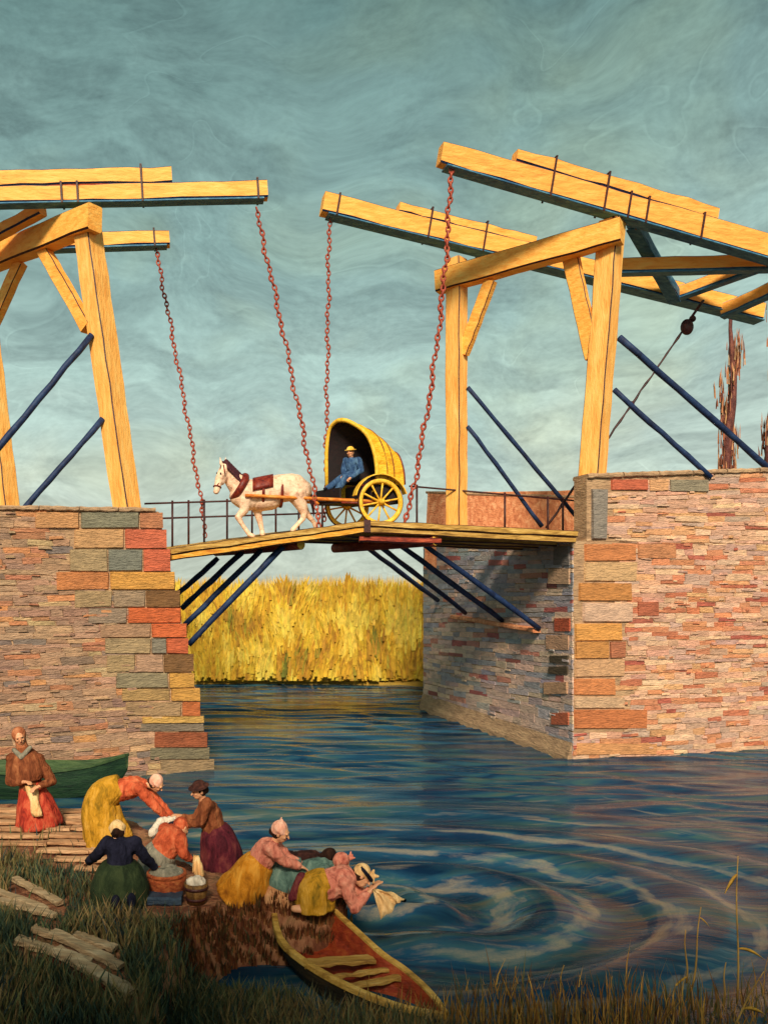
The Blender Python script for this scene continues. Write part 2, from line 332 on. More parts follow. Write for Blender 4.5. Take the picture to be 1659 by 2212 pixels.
rr_ = math_('SQRT', math_('ADD', math_('MULTIPLY', ex, ex), math_('MULTIPLY', ey, ey)))
rw = math_('MULTIPLY_ADD', nz_((.5, .8, 1)), .7, rr_)
rw = math_('MULTIPLY_ADD', nz_((2.5, 4, 1)), .18, rw)
sn = math_('SINE', math_('MULTIPLY', rw, 6.283 / .64))
th_ = math_('ARCTAN2', ey, ex); cv = N(t, 'ShaderNodeCombineXYZ'); l(math_('MULTIPLY', th_, 2.2), cv.inputs[0]); l(math_('MULTIPLY', rr_, 5.5), cv.inputs[1])
pn_ = N(t, 'ShaderNodeTexNoise'); pn_.inputs['Scale'].default_value = 1; pn_.inputs['Detail'].default_value = 5; pn_.inputs['Roughness'].default_value = .62; l(cv.outputs[0], pn_.inputs['Vector'])
thr = math_('MULTIPLY_ADD', math_('SUBTRACT', pn_.outputs[0], .5), 2.4, sn)
lim = math_('MULTIPLY_ADD', rr_, .085, .50)
fo = math_('SMOOTHSTEP' if False else 'SUBTRACT', thr, lim)
FR = ramp(t, [(.0, (0, 0, 0)), (.15, (.20, .20, .20)), (.45, (.55, .55, .55)), (1, (.75, .75, .75))]); l(fo, FR.inputs[0])
st_ = nz_((.75, 7.5, 1), 4); stm = math_('MULTIPLY', math_('SUBTRACT', st_, .61), 6.0)
SR = ramp(t, [(.0, (0, 0, 0)), (.5, (.32, .32, .32)), (1, (.5, .5, .5))]); l(stm, SR.inputs[0])
fm = math_('MAXIMUM', FR.outputs[0], SR.outputs[0])
tex = math_('MULTIPLY', fm, math_('MULTIPLY_ADD', nz_((26, 60, 1), 2), 1.1, .35))
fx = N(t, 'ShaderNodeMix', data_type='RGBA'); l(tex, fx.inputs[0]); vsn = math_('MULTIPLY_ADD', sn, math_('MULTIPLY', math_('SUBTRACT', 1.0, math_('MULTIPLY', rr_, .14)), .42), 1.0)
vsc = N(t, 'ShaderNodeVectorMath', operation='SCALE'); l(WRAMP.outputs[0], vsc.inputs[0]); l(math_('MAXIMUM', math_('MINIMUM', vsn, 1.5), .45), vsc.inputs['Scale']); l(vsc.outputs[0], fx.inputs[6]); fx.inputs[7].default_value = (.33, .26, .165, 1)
l(fx.outputs[2], b.inputs['Base Color'])
b.inputs['Roughness'].default_value = .07; b.inputs['IOR'].default_value = 1.33; b.inputs['Specular IOR Level'].default_value = .22
mp2 = N(t, 'ShaderNodeMapping'); mp2.inputs['Scale'].default_value = (3, 11, 1); l(c.outputs['Object'], mp2.inputs['Vector'])
n2 = N(t, 'ShaderNodeTexNoise'); n2.inputs['Scale'].default_value = 1; n2.inputs['Detail'].default_value = 3; n2.inputs['Distortion'].default_value = .7; l(mp2.outputs[0], n2.inputs['Vector'])
bp = N(t, 'ShaderNodeBump'); bp.inputs['Strength'].default_value = .4; bp.inputs['Distance'].default_value = .02; l(n2.outputs[0], bp.inputs['Height']); l(bp.outputs[0], b.inputs['Normal'])
me.materials.append(wm_)

M['mud'] = paint('canal_mud', [S(40, 32, 24), S(70, 56, 38)], (1, 1, 1), .5, rough=.9)
M['earth'] = paint('bank_earth', [S(74, 38, 24), S(122, 70, 46), S(166, 116, 82), S(104, 82, 50)], (2.6, 2.6, 1.6), 1.0, dist=.06, bscale=(15, 15, 3.5), rough=.9)
M['field'] = paint('far_field', [S(150, 116, 40), S(190, 150, 60), S(120, 116, 60)], (.2, .2, .2), .6, rough=.9)
g = MB(); g.add([(-3000, -600, -1.6), (3000, -600, -1.6), (3000, 4000, -1.6), (-3000, 4000, -1.6)], [(0, 1, 2, 3)])
g.build('ground', 'mud', kind='structure')
g = MB(); nseg = 60
front = [(-120 + 240 * i / nseg, 39.6 + .5 * math.sin(i * .9) + .3 * math.sin(i * 2.3)) for i in range(nseg + 1)]
g.loft([[(x, y, -1.5) for x, y in front], [(x, y + .1, .12) for x, y in front], [(x, y + 2.5, .55) for x, y in front], [(x * 20, 3500, .9) for x, y in front]], cap=False, closed=False)
g.build('far_bank', 'field', kind='structure')

# ---------------------------------------------------------------- near bank: a wash place cut into a grassy slope
def W(x, y, z): return P(x, y, FOC * (EYE - z) / (y - HY))
ZB = .70
plateau = [W(x, y, ZB) for x, y in ((-260, 1735), (60, 1738), (230, 1752), (318, 1790), (352, 1850), (450, 1880), (540, 1893), (640, 1890), (722, 1912), (726, 1942), (700, 1950), (596, 1954), (480, 1968), (392, 1992), (352, 2040), (318, 2110), (296, 2200))]
plateau = [(p.x, p.y) for p in plateau] + [(-.9, 3.2), (-9, 3.2), (-10, 15)]
low = [W(x, y, .12) for x, y in ((250, 2110), (420, 2128), (560, 2150), (650, 2168), (760, 2188), (900, 2214), (1250, 2330))]
low = [(p.x, p.y) for p in low] + [(4, 5.6), (4, 3), (-3, 3)]
def sdist(px, py, poly):                             # signed distance, positive inside
    d = np.full(px.shape, 1e9); ins = np.zeros(px.shape, bool); n = len(poly)
    for i in range(n):
        x0, y0 = poly[i]; x1, y1 = poly[(i + 1) % n]; ex, ey = x1 - x0, y1 - y0
        q = np.clip(((px - x0) * ex + (py - y0) * ey) / (ex * ex + ey * ey), 0, 1)
        d = np.minimum(d, np.hypot(px - x0 - q * ex, py - y0 - q * ey))
        cr = ((y0 > py) != (y1 > py)) & (px < (x1 - x0) * (py - y0) / (y1 - y0 + 1e-12) + x0); ins ^= cr
    return np.where(ins, d, -d)
gx = np.arange(-8.5, 4.3, .055); gy = np.arange(3.6, 16.2, .055)
GX, GY = np.meshgrid(gx, gy)
nz = np.array([mnoise.noise((x * 2.2, y * 2.2, 0)) + .5 * mnoise.noise((x * 7, y * 7, 3)) for x, y in zip(GX.ravel(), GY.ravel())]).reshape(GX.shape)
sm = lambda e0, e1, x: (lambda q: q * q * (3 - 2 * q))(np.clip((x - e0) / (e1 - e0), 0, 1))
def ground_z(px, py, nzv):
    d1 = sdist(px, py, plateau); d2 = sdist(px, py, low)
    z1 = -1.3 + (ZB + 1.3) * sm(-.55, .03, d1 + nzv * .05)
    z1 = z1 + np.clip(d1, 0, 3) * .02 * (py < 8.6) + sm(.2, 1.6, d1) * .30 * sm(9.2, 7.6, py)      # grassy slope swells towards the camera
    z2 = -1.3 + 1.42 * sm(-.5, .15, d2 + nzv * .12)
    z2 = z2 + sm(0, 1.5, d2) * .12
    return np.maximum(z1, z2) + nzv * .022, d1, d2
GZ, D1, D2 = ground_z(GX, GY, nz)
idx = np.arange(GX.size).reshape(GX.shape)
keep = (GZ.ravel() > -1.25)
fc = np.stack([idx[:-1, :-1], idx[:-1, 1:], idx[1:, 1:], idx[1:, :-1]], -1).reshape(-1, 4)
fc = fc[keep[fc].any(1)]
me = bpy.data.meshes.new('bank'); me.from_pydata(np.stack([GX, GY, GZ], -1).reshape(-1, 3).tolist(), [], fc.tolist())
me.polygons.foreach_set('use_smooth', [True] * len(fc)); me.materials.append(M['earth'])
bank = bpy.data.objects.new('bank', me); COL.objects.link(bank); bank['kind'] = 'structure'
def bank_z(x, y):
    i = int(np.clip(round((y - gy[0]) / .055), 0, len(gy) - 1)); j = int(np.clip(round((x - gx[0]) / .055), 0, len(gx) - 1))
    return float(GZ[i, j])

# ---------------------------------------------------------------- blades (grass, reeds)
def jitcol(c, a=.18):
    f = 1 + random.uniform(-a, a); return tuple(max(0, x * f * (1 + random.uniform(-.06, .06))) for x in c)
def blade(mb, p, h, wd, lean, col, az=None):
    az = random.uniform(0, 6.283) if az is None else az
    s_ = V((math.cos(az), math.sin(az), 0)) * wd / 2; p = V(p); u = V((lean[0], lean[1], 1)) * h
    a, b_, c_ = p, p + u * .55 + V((lean[0], lean[1], 0)) * h * -.12, p + u + V((lean[0], lean[1], 0)) * h * .35
    mb.add([a - s_, a + s_, b_ + s_ * .8, b_ - s_ * .8, c_], [(0, 1, 2, 3), (3, 2, 4)], 0, col)
PLK = [(-30, 1925, 98, 1978), (-10, 1958, 120, 1994), (32, 1915, 130, 1962), (36, 2042, 196, 2098), (120, 2068, 284, 2160), (112, 2034, 262, 2106), (160, 2030, 250, 2064), (72, 2022, 150, 2050)]
def segd(x, y, q):
    ex, ey = q[2] - q[0], q[3] - q[1]; t_ = min(1, max(0, ((x - q[0]) * ex + (y - 12 - q[1]) * ey) / (ex * ex + ey * ey))); return math.hypot(x - q[0] - t_ * ex, y - 12 - q[1] - t_ * ey)
grass = MB(); k = 0
pal = [S(46, 64, 54), S(62, 78, 60), S(84, 92, 62), S(116, 106, 66), S(140, 116, 76), S(50, 66, 66), S(152, 122, 82)]
PATH = lambda sx, sy: (1740 < sy < 1915 and sx < 420) 
while k < 17000:
    x = random.uniform(-6.5, 2.6); y = random.uniform(4.6, 12.6) if random.random() < .6 else random.uniform(4.6, 8.8)
    i = int((y - gy[0]) / .055); j = int((x - gx[0]) / .055); z = GZ[i, j]; d1, d2 = D1[i, j], D2[i, j]
    if z < .03: continue
    sx = PX + FOC * x / y; sy = HY + FOC * (EYE - z) / y
    if sx < -120 or sx > 1300 or sy > 2420: continue
    if any(segd(sx, sy, q) < 15 for q in PLK): continue
    if d1 > -.05:
        if sx > 170 + (sy - 1820) * .75 and sy < 1990: continue      # trodden earth behind the women
        if sy < 1850 + .25 * max(0, sx): 
            if random.random() < .96: continue
        if random.random() < .15: continue
    else:
        if z > .32 and y > 8.9: continue
        if sx > 640 and random.random() < .25: continue
    patch = mnoise.noise((x * 1.1, y * 1.1, 9))
    ci = min(6, max(0, int(2.6 + patch * 5 + random.uniform(-1.6, 1.6))))
    h = random.uniform(.10, .26) * (1.1 + .5 * patch)
    blade(grass, (x, y, z - .02), h, random.uniform(.012, .026), (random.uniform(-.35, .35), random.uniform(-.3, .3)), jitcol(pal[ci])); k += 1
dry = MB(); pal2 = [S(96, 54, 32), S(128, 76, 46), S(150, 100, 62), S(84, 70, 42), S(110, 62, 40)]; k = 0
while k < 3000:
    x = random.uniform(-1.6, 1.0); y = random.uniform(8.7, 10.4); i = int((y - gy[0]) / .055); j = int((x - gx[0]) / .055)
    if not (-.48 < D1[i, j] < .02): continue
    z = GZ[i, j]
    if z < .02: continue
    blade(dry, (x, y, z - .03), random.uniform(.08, .24), random.uniform(.012, .028), (random.uniform(-.12, .12), random.uniform(-.55, -.15)), jitcol(random.choice(pal2)), az=random.uniform(-.5, .5)); k += 1
dry.build('dry_grass', 'leafy', kind='stuff')
grass.build('grass', 'leafy', kind='stuff')

reeds = MB()
pal = [S(222, 186, 58), S(236, 204, 76), S(214, 166, 54), S(196, 144, 52), S(230, 192, 96), S(176, 162, 62)]
for q in range(21000):
    x = random.uniform(-9, 12.5); y = 39.9 + 4.5 * random.random() ** 1.3
    patch = mnoise.noise((x * .5, y * .3, 4)); top = 5.05 + .02 * (x + 3) + .35 * mnoise.noise((x * .7, 2, 1)) + .3 * mnoise.noise((x * 2.4, 5, 1))
    h = top * random.uniform(.72, 1.0) if random.random() < .7 else random.uniform(1.2, 4.0)
    ci = min(5, max(0, int(1.8 + patch * 4 + random.uniform(-1.8, 2.2))))
    col = jitcol(pal[ci if h > 2.6 or random.random() < .4 else 3])
    lean = (random.uniform(-.10, .10) + .1 * patch, random.uniform(-.08, .05))
    blade(reeds, (x, y, .15), h, random.uniform(.05, .14), lean, col, az=random.uniform(-.6, .6))
for q in range(11000):                               # leaves hanging off the stalks in clumps
    x = random.uniform(-8, 9); z = .2 + 4.9 * random.random(); y = 39.75 - .35 * random.random() + .25 * z / 5
    if z > 4.3 + .5 * mnoise.noise((x * 1.3, 3, 7)): continue
    pt_ = mnoise.noise((x * .8, z * .55, 2)) + .5 * mnoise.noise((x * 2.2, z * 1.2, 6)); ci = min(6, max(0, int(2.2 + pt_ * 5 + random.uniform(-1, 1))))
    ld = .35 * mnoise.noise((x * .7, z * .7, 11))
    blade(reeds, (x, y, z), random.uniform(.4, 1.0), random.uniform(.09, .2), (ld + random.uniform(-.12, .12), random.uniform(-.15, .02)), jitcol([S(232, 202, 84), S(224, 190, 68), S(214, 174, 54), S(204, 158, 50), S(186, 138, 50), S(162, 146, 54), S(118, 118, 48)][ci], .12), az=random.uniform(-.5, .5))
reeds.build('reed_bed', 'leafy', kind='stuff')
reeds = MB(); pal = [S(164, 120, 56), S(132, 92, 46), S(186, 140, 64), S(104, 74, 42), S(92, 90, 54)]
for q in range(3800):
    sx = random.uniform(780, 1760); sy = random.uniform(2150, 2420)
    z = -.05; p = W(sx, sy, z)
    if sx < 985 and sy < 2198: continue
    if sy < 2190 and random.random() < .55: continue
    h = random.uniform(.12, .44) * (1.6 if random.random() < .06 else 1)
    blade(reeds, p, h, random.uniform(.008, .02), (random.uniform(-.22, .22), random.uniform(-.2, .2)), jitcol(random.choice(pal)), az=random.uniform(-1, 1))
reeds.build('shore_reeds', 'leafy', kind='stuff')
# ---------------------------------------------------------------- masonry
def plane_hit(x, y, p, n):
    d = P(x, y, 1.0) - V((0, 0, EYE)); o = V((0, 0, EYE)); t_ = (p - o).dot(n) / d.dot(n); return o + d * t_
def stones(mb, bl, br, tr, tl, pal, hr=(.09, .18), lr=(.25, .9), pr=(.000, .010), gap=.0, skip=None, wob=.03, proud=3.2):
    bl, br, tr, tl = V(bl), V(br), V(tr), V(tl)
    n = (br - bl).cross(tl - bl).normalized(); H = (tl - bl).length; v = 0
    B = lambda u, v: (bl.lerp(br, u)).lerp(tl.lerp(tr, u), v)
    while v < 1:
        h = random.uniform(*hr) / H; v2 = min(1, v + h)
        Lw = (B(1, v) - B(0, v)).length; u = -random.uniform(0, .5) / Lw
        while u < 1:
            l_ = random.uniform(*lr) / Lw; u2 = min(1, u + l_); u1 = max(0, u)
            if u2 - u1 > .06 / Lw and not (skip and skip(B((u1 + u2) / 2, (v + v2) / 2))):
                gu, gv = gap / Lw, gap / H; pz = random.uniform(*pr)
                jj = lambda: random.uniform(-wob, wob)
                q = [(u1 + gu, v + gv), (u2 - gu, v + gv), (u2 - gu, v2 - gv), (u1 + gu, v2 - gv)]
                back = [B(max(0, min(1, a + jj() / Lw)), max(0, min(1, b_ + jj() / H))) - n * .03 for a, b_ in q]
                c = sum(back, V((0, 0, 0))) / 4
                fr = [c + (p - c) * .975 + n * (.03 + pz + random.uniform(-.008, .008)) for p in back]
                mb.hexa(back + fr, 0, pal(B((u1 + u2) / 2, (v + v2) / 2)))
            u = u2
        v = v2
    for _ in range(int(Lw * H * proud)):                  # rough proud stones over the courses
        u, v = random.random(), random.random(); du, dv = random.uniform(.1, .42) / Lw, random.uniform(.03, .075) / H
        if u + du > 1 or v + dv > 1 or (skip and skip(B(u + du / 2, v + dv / 2))): continue
        sl_ = random.uniform(-.02, .02) / H; q = [(u, v), (u + du, v + sl_), (u + du * .92, v + dv + sl_), (u + du * .06, v + dv)]
        back = [B(a, b_) + n * .02 for a, b_ in q]; c = sum(back, V((0, 0, 0))) / 4; o_ = random.uniform(.034, .048)
        mb.hexa(back + [c + (p - c) * .8 + n * (o_ - .02) for p in back], 0, pal(c))
def pick(cols, wts):
    def f(p):
        q = mnoise.noise(p * .9) + .6 * mnoise.noise(V((p.x * 2.1, p.y * 2.1, p.z * 4)))
        w2 = [w_ * (1 + (4 * max(0, q - .1) if c_[0] > 2.6 * c_[2] else 0)) * (1 + (3 * max(0, -q - .1) if c_[0] < 1.9 * c_[2] else 0)) for c_, w_ in zip(cols, wts)]
        return jitcol(random.choices(cols, w2)[0], .10)
    return f
def quoin(mb, x0, x1, y0, y1, p, n, col, out=.05):
    base = (206, 160, 124) if n is n_r_ref[0] else (168, 136, 106); out = out * .7
    k_ = .26 if n is n_r_ref[0] else .15; col = tuple(a * (1 - k_) + b * k_ for a, b in zip(col, base))
    q = [plane_hit(x, y, p, n) for x, y in ((x0, y1), (x1, y1), (x1, y0), (x0, y0))]
    c = sum(q, V((0, 0, 0))) / 4
    jj = lambda: V((random.uniform(-1, 1), 0, random.uniform(-1, 1))) * .015
    bk = [a - n * .04 + jj() for a in q]; fr = [c + (a - c) * .95 + n * (out + random.uniform(-.01, .012)) + jj() for a in q]
    mb.hexa(bk + fr, 0, jitcol(S(*col), .08))
n_r_ref = [None]
NX = lambda a, b, c_: (b - a).cross(c_ - a).normalized()

# left abutment
LT, LB = P(345, 1105, 19.6), P(470, 1690, 20.2)
la = V((-.94, -.34, 0)); lc = V((-.70, .71, 0))
LTL, LBL = LT + la * 8, LB + la * 8; LTL.z = EYE + 1.86
LB.z = LBL.z = -.6
n_l = NX(LBL, LB, LTL)
ab = thing('stone_abutment', 'tan stone abutment with orange and grey corner stones above the washing women', 'abutment', (LB.x - 3, LB.y, 0))
core = MB()
ins = -n_l * .02
fr = [LBL + ins, LB + ins + la * .02, LB + lc * 6 + la * .02, LBL + lc * 6]
top = [LTL + ins, LT + ins + la * .02, LT + lc * .55 + la * .02, LTL + lc * .55]
core.hexa(fr[:1] + [fr[1], fr[1] + lc * .55, fr[0] + lc * .55] + top)                    # front wall up to the parapet
dz = lambda p, z: V((p.x, p.y, z))
zt = EYE + .78
tb = LB.lerp(LT, (zt - LB.z) / (LT.z - LB.z))
core.hexa([fr[1] + lc * .56 + la * .03, fr[1] + lc * 6 + la * .03, fr[0] + lc * 6, fr[0] + lc * .56, dz(tb + lc * .56 + la * .05, zt), dz(tb + lc * 6 + la * .05, zt), dz(LTL + lc * 6, zt), dz(LTL + lc * .56, zt)])
core.build('wall', 'mortar', ab)
def lq(p):                                           # room for the big corner stones
    s = HY + FOC * (EYE - p.z) / p.y; x = PX + FOC * p.x / p.y
    return 1100 < s < 1655 and x > 175 + (s - 1105) * (.30 if s < 1300 else .34) - (60 if s < 1275 else 0) + (40 if s > 1500 else 0)
st = MB()
tan = [S(180, 142, 116), S(168, 132, 110), S(192, 152, 122), S(156, 126, 110), S(212, 146, 100), S(190, 130, 96), S(198, 164, 126), S(138, 120, 112)]
stones(st, LBL, LB, LT, LTL, pick(tan, [6, 6, 5, 3, 1.6, 2, 2, .8]), skip=lq)
tr_, br_ = LT + lc * 6, LB + lc * 6
stones(st, LB + lc * .02, LB + lc * 6, dz(tb + lc * 6, zt), dz(tb + lc * .02, zt), pick(tan, [6, 6, 5, 3, 2, 2, 2, 2]), lr=(.3, .8))
st.build('stonework', 'stone', ab)
qs = MB(); T_ = (174, 142, 108); G_ = (130, 126, 112); O_ = (226, 100, 56); Y_ = (226, 168, 78); B_ = (128, 88, 52)
edge = lambda y: 345 + (y - 1105) * (120 / 560)
for y0, y1, row in [(1107, 1141, [(75, 172, (206, 150, 96)), (174, 300, (134, 138, 118)), (302, 0, (200, 130, 92))]), (1143, 1184, [(160, 268, (214, 164, 116)), (270, 0, (220, 112, 80))]),
        (1186, 1234, [(150, 232, T_), (234, 308, (122, 124, 120)), (310, 0, (222, 104, 72))]), (1236, 1274, [(120, 236, (206, 134, 76)), (238, 0, Y_)]), (1276, 1312, [(160, 242, T_), (244, 314, (160, 136, 112)), (316, 0, B_)]),
        (1314, 1346, [(190, 274, (150, 130, 108)), (276, 0, O_)]), (1348, 1377, [(215, 326, (170, 134, 104)), (328, 0, O_)]), (1379, 1412, [(225, 326, T_), (328, 358, G_), (360, 0, (216, 98, 58))]),
        (1414, 1452, [(230, 292, T_), (294, 352, (186, 150, 120)), (354, 0, B_)]), (1454, 1486, [(250, 364, (150, 138, 112)), (366, 0, Y_)]), (1488, 1514, [(262, 368, (186, 150, 96)), (370, 0, (218, 158, 76))]),
        (1516, 1546, [(270, 392, T_), (394, 0, (202, 112, 60))]), (1548, 1562, [(305, 0, (216, 164, 88))]), (1563, 1580, [(300, 0, (136, 122, 104))]), (1582, 1614, [(332, 0, (158, 76, 48))]), (1616, 1640, [(322, 0, (126, 116, 98))]), (1642, 1672, [(345, 0, (166, 136, 104))])]:
    for x0, x1, c_ in row:
        quoin(qs, x0, (edge((y0 + y1) / 2) + random.uniform(-3, 5)) if x1 == 0 else x1, y0, y1, LB, n_l, c_)
qs.build('corner_stones', 'stone', ab)
cp = MB(); 
for i in range(9):
    a0 = LT.lerp(LTL, i / 9); a1 = LT.lerp(LTL, (i + .97) / 9)
    cp.beam(a0 + lc * .26 + V((0, 0, .03)), a1 + lc * .26 + V((0, 0, .03)), .62, .10, ct=.03, cb=.02, mi=0, md=0, jit=.012)
cp.build('coping', 'mortar', ab)

# right abutment
RC = P(1237, 1650, 21.35); RC.z = -.6
ra = V((.97, .243, 0)); rs = V((6.1 - RC.x, 31 - 21.35, 0))
RE = RC + rs; RR = RC + ra * 9
zl = P(1240, 1168, 21.35).z; zf = EYE + 2.05
n_r = NX(RC, RR, RC + V((0, 0, 1))); n_r_ref[0] = n_r; n_s = NX(RE, RC, RE + V((0, 0, 1)))
ab2 = thing('stone_abutment', 'pink and tan stone abutment with a shaded canal side and high parapet', 'abutment', (RC.x + 3, RC.y + 2, 0))
core = MB(); i2 = -n_r * .02 - n_s * .02
core.hexa([RC + i2, RR + i2, RR + rs, RE - n_s * .02, dz(RC + i2, zl), dz(RR + i2, zl), dz(RR + rs, zf), dz(RE - n_s * .02, zf)])
pl0 = plane_hit(1268, 1150, RC, n_r); pl0.z = 0
zp0, zp1 = P(1268, 1032, pl0.y).z, P(1268, 1032, pl0.y).z + .55
pb = -n_r * .55
core.hexa([dz(pl0 - n_r * .02, zl + .003), dz(RR - n_r * .02, zl + .003), dz(RR + pb, zl + .003), dz(pl0 + pb, zl + .003), dz(pl0 - n_r * .02, zp0), dz(RR - n_r * .02, zp1), dz(RR + pb, zp1), dz(pl0 + pb, zp0)])
core.build('wall', 'mortar', ab2)
st = MB()
pk = [S(228, 180, 150), S(218, 168, 142), S(238, 194, 160), S(222, 148, 108), S(206, 124, 92), S(206, 168, 150), S(230, 172, 124), S(186, 102, 84)]
def rskip(p):
    s = HY + FOC * (EYE - p.z) / p.y; x = PX + FOC * p.x / p.y
    return (1172 < s < 1580 and x < 1345) or (s < 1062 and (1318 < x < 1402 or 1442 < x < 1532)) or (x < 1315 and s < 1172)
stones(st, RC, RR, dz(RR, zl), dz(RC, zl), pick(pk, [7, 6, 5, 3, 1.8, 4, 2, .8]), hr=(.09, .17), lr=(.25, .9), skip=rskip)
stones(st, dz(pl0, zl), dz(RR, zl), dz(RR, zp1), dz(pl0, zp0), pick(pk, [8, 6, 6, 1.5, .6, 4, 2, .2]), hr=(.07, .15), lr=(.4, 1.1), skip=rskip)
st.build('stonework', 'stone', ab2)
st = MB()
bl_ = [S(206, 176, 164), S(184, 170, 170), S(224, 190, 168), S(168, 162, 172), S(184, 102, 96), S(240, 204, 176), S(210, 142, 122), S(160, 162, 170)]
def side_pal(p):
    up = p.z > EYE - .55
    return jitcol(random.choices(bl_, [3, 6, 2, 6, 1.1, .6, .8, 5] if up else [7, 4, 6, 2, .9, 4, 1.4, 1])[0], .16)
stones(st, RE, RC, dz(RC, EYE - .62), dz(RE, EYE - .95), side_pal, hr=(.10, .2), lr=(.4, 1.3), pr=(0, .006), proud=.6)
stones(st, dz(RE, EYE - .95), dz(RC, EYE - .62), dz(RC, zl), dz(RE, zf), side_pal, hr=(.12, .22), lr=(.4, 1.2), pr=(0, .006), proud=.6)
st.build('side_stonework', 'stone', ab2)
qs = MB()
for x0, x1, y0, y1, c_ in [(1262, 1374, 1176, 1212, (206, 122, 70)), (1262, 1376, 1214, 1256, (228, 182, 136)), (1250, 1366, 1260, 1298, (212, 132, 66)), (1258, 1366, 1302, 1344, (208, 180, 156)), (1242, 1345, 1348, 1384, (224, 158, 68)),
        (1242, 1316, 1386, 1422, (214, 142, 70)), (1318, 1350, 1386, 1422, (176, 96, 72)), (1242, 1350, 1426, 1462, (214, 168, 126)), (1240, 1330, 1466, 1502, (218, 132, 70)), (1240, 1350, 1506, 1530, (212, 172, 138)), (1240, 1400, 1534, 1574, (206, 112, 62)),
        (1320, 1400, 1036, 1058, (214, 96, 66)), (1445, 1530, 1036, 1062, (136, 138, 120)), (1402, 1443, 1036, 1060, (226, 166, 122)), (1242, 1420, 1606, 1630, (222, 150, 96)), (1376, 1422, 1300, 1330, (172, 84, 62)), (1376, 1460, 1176, 1206, (212, 132, 88))]:
    quoin(qs, x0, x1, y0, y1, RC, n_r, c_, out=.055)
for x0, x1, y0, y1, c_ in [(1198, 1233, 1336, 1364, (196, 88, 56)), (1188, 1230, 1416, 1432, (66, 60, 46)), (1186, 1228, 1440, 1456, (70, 58, 44)), (1196, 1232, 1180, 1222, (126, 118, 122)), (1186, 1232, 1228, 1262, (204, 172, 140)), (1192, 1230, 1540, 1566, (200, 100, 66)), (1180, 1230, 1372, 1404, (204, 164, 132)), (1176, 1228, 1474, 1500, (206, 156, 120))]:
    quoin(qs, x0, x1, y0, y1, RC, n_s, c_, out=.05)
quoin(qs, 1277, 1310, 1056, 1166, RC, n_r, (128, 128, 130), out=.09)
qs.build('corner_stones', 'stone', ab2)
lg = MB()
q0 = plane_hit(985, 1332, RC, n_s); q1 = plane_hit(1168, 1362, RC, n_s)
lg.beam(q0 + n_s * .10, q1 + n_s * .10, .26, .12, ct=.03, cb=.02, md=0)
lg.build('strut_ledge', 'brickred', ab2)
pn = MB(); 
for k_, (o_, z_) in enumerate(((.16, .34), )):
    a0, a1 = dz(RE, 0), dz(RC, 0)
    pn.hexa([a0 + n_s * .2 + V((0, 0, -.6)), a1 + n_s * .2 + V((0, 0, -.6)), a1 + V((0, 0, -.6)), a0 + V((0, 0, -.6)), a0 + n_s * .14 + V((0, 0, .16)), a1 + n_s * .14 + V((0, 0, .10)), a1 + V((0, 0, .46)) + n_s * .02, a0 + V((0, 0, .62)) + n_s * .02])
pn.build('plinth', 'mortar', ab2)
cp = MB(); nn = 8
for i in range(nn):
    a0 = dz(pl0, zp0).lerp(dz(RR, zp1), i / nn); a1 = dz(pl0, zp0).lerp(dz(RR, zp1), (i + .975) / nn)
    cp.beam(a0 + pb * .5 + V((0, 0, .05)), a1 + pb * .5 + V((0, 0, .05)), .68, .12, ct=.04, cb=.02, md=0)
cp.build('coping', 'mortar', ab2)

fp = MB(); f0, f1 = P(925, 1078, 30.2), P(1300, 1092, 27)
fp.beam(dz(f0, (f0.z + zl) / 2 - .1), dz(f1, (f1.z + zl) / 2 - .1), .45, f0.z - zl + .6, md=0, ct=.03, cb=.02, jit=.02)
pw = thing('brick_parapet', 'low red brick parapet behind the far wooden post and railing', 'parapet', dz((f0 + f1) / 2, zl))
fp.build('wall', 'brickred', pw)
cp = MB(); cp.beam(f0 + V((0, 0, .22)), f1 + V((0, 0, .22)), .55, .10, md=0); cp.build('coping', 'mortar', pw)

# ---------------------------------------------------------------- the two portal frames
def post(mb, p0, p1, w_, h_, side, mi=0, **k): mb.beam(p0, p1, w_, h_, up=side, ct=.025, cb=.025, seg=14, jit=.014, mi=mi, **k)
GR = V((-.68, .73, 0)); GL = V((-.80, .60, 0))
pf = thing('portal_frame', 'tall yellow timber gate frame leaning inwards on the abutment over the washerwomen', 'gate frame', P(200, 1120, 21.3))
b_ = MB(); post(b_, P(276, 1112, 20.15), P(184, 462, 20.15), .50, .52, GL); b_.build('post', ['post', 'iron'], pf)
b_ = MB(); post(b_, P(20, 1135, 22.9), P(-48, 560, 22.9), .50, .52, GL); b_.build('post', ['post', 'iron'], pf)
b_ = MB(); b_.beam(P(205, 470, 19.7), P(-75, 584, 23.4), .44, .60, jit=.012); b_.build('cross_beam', ['wood', 'iron'], pf)
b_ = MB(); b_.beam(P(92, 535, 21.1), P(190, 708, 20.2), .22, .34, up=GL, ct=.02, cb=.02); b_.build('brace', ['wood', 'iron'], pf)
b_ = MB(); b_.beam(P(45, 565, 21.9), P(-32, 735, 22.8), .22, .36, up=GL, ct=.02, cb=.02); b_.build('brace', ['wood', 'iron'], pf)
def rod(p0, p1, r, parent, name='stay', mat='blue'):
    m_ = MB(); pts = [V(p0).lerp(V(p1), i / 8) + V((random.uniform(-1, 1), 0, random.uniform(-1, 1))) * .012 for i in range(9)]
    m_.tube(pts, [r * random.uniform(.9, 1.12) for _ in pts], 8); m_.build(name, mat, parent, smooth=True)
rod(P(199, 722, 19.95), P(-40, 1012, 19.0), .075, pf); rod(P(222, 905, 20.0), P(36, 1118, 19.6), .07, pf)

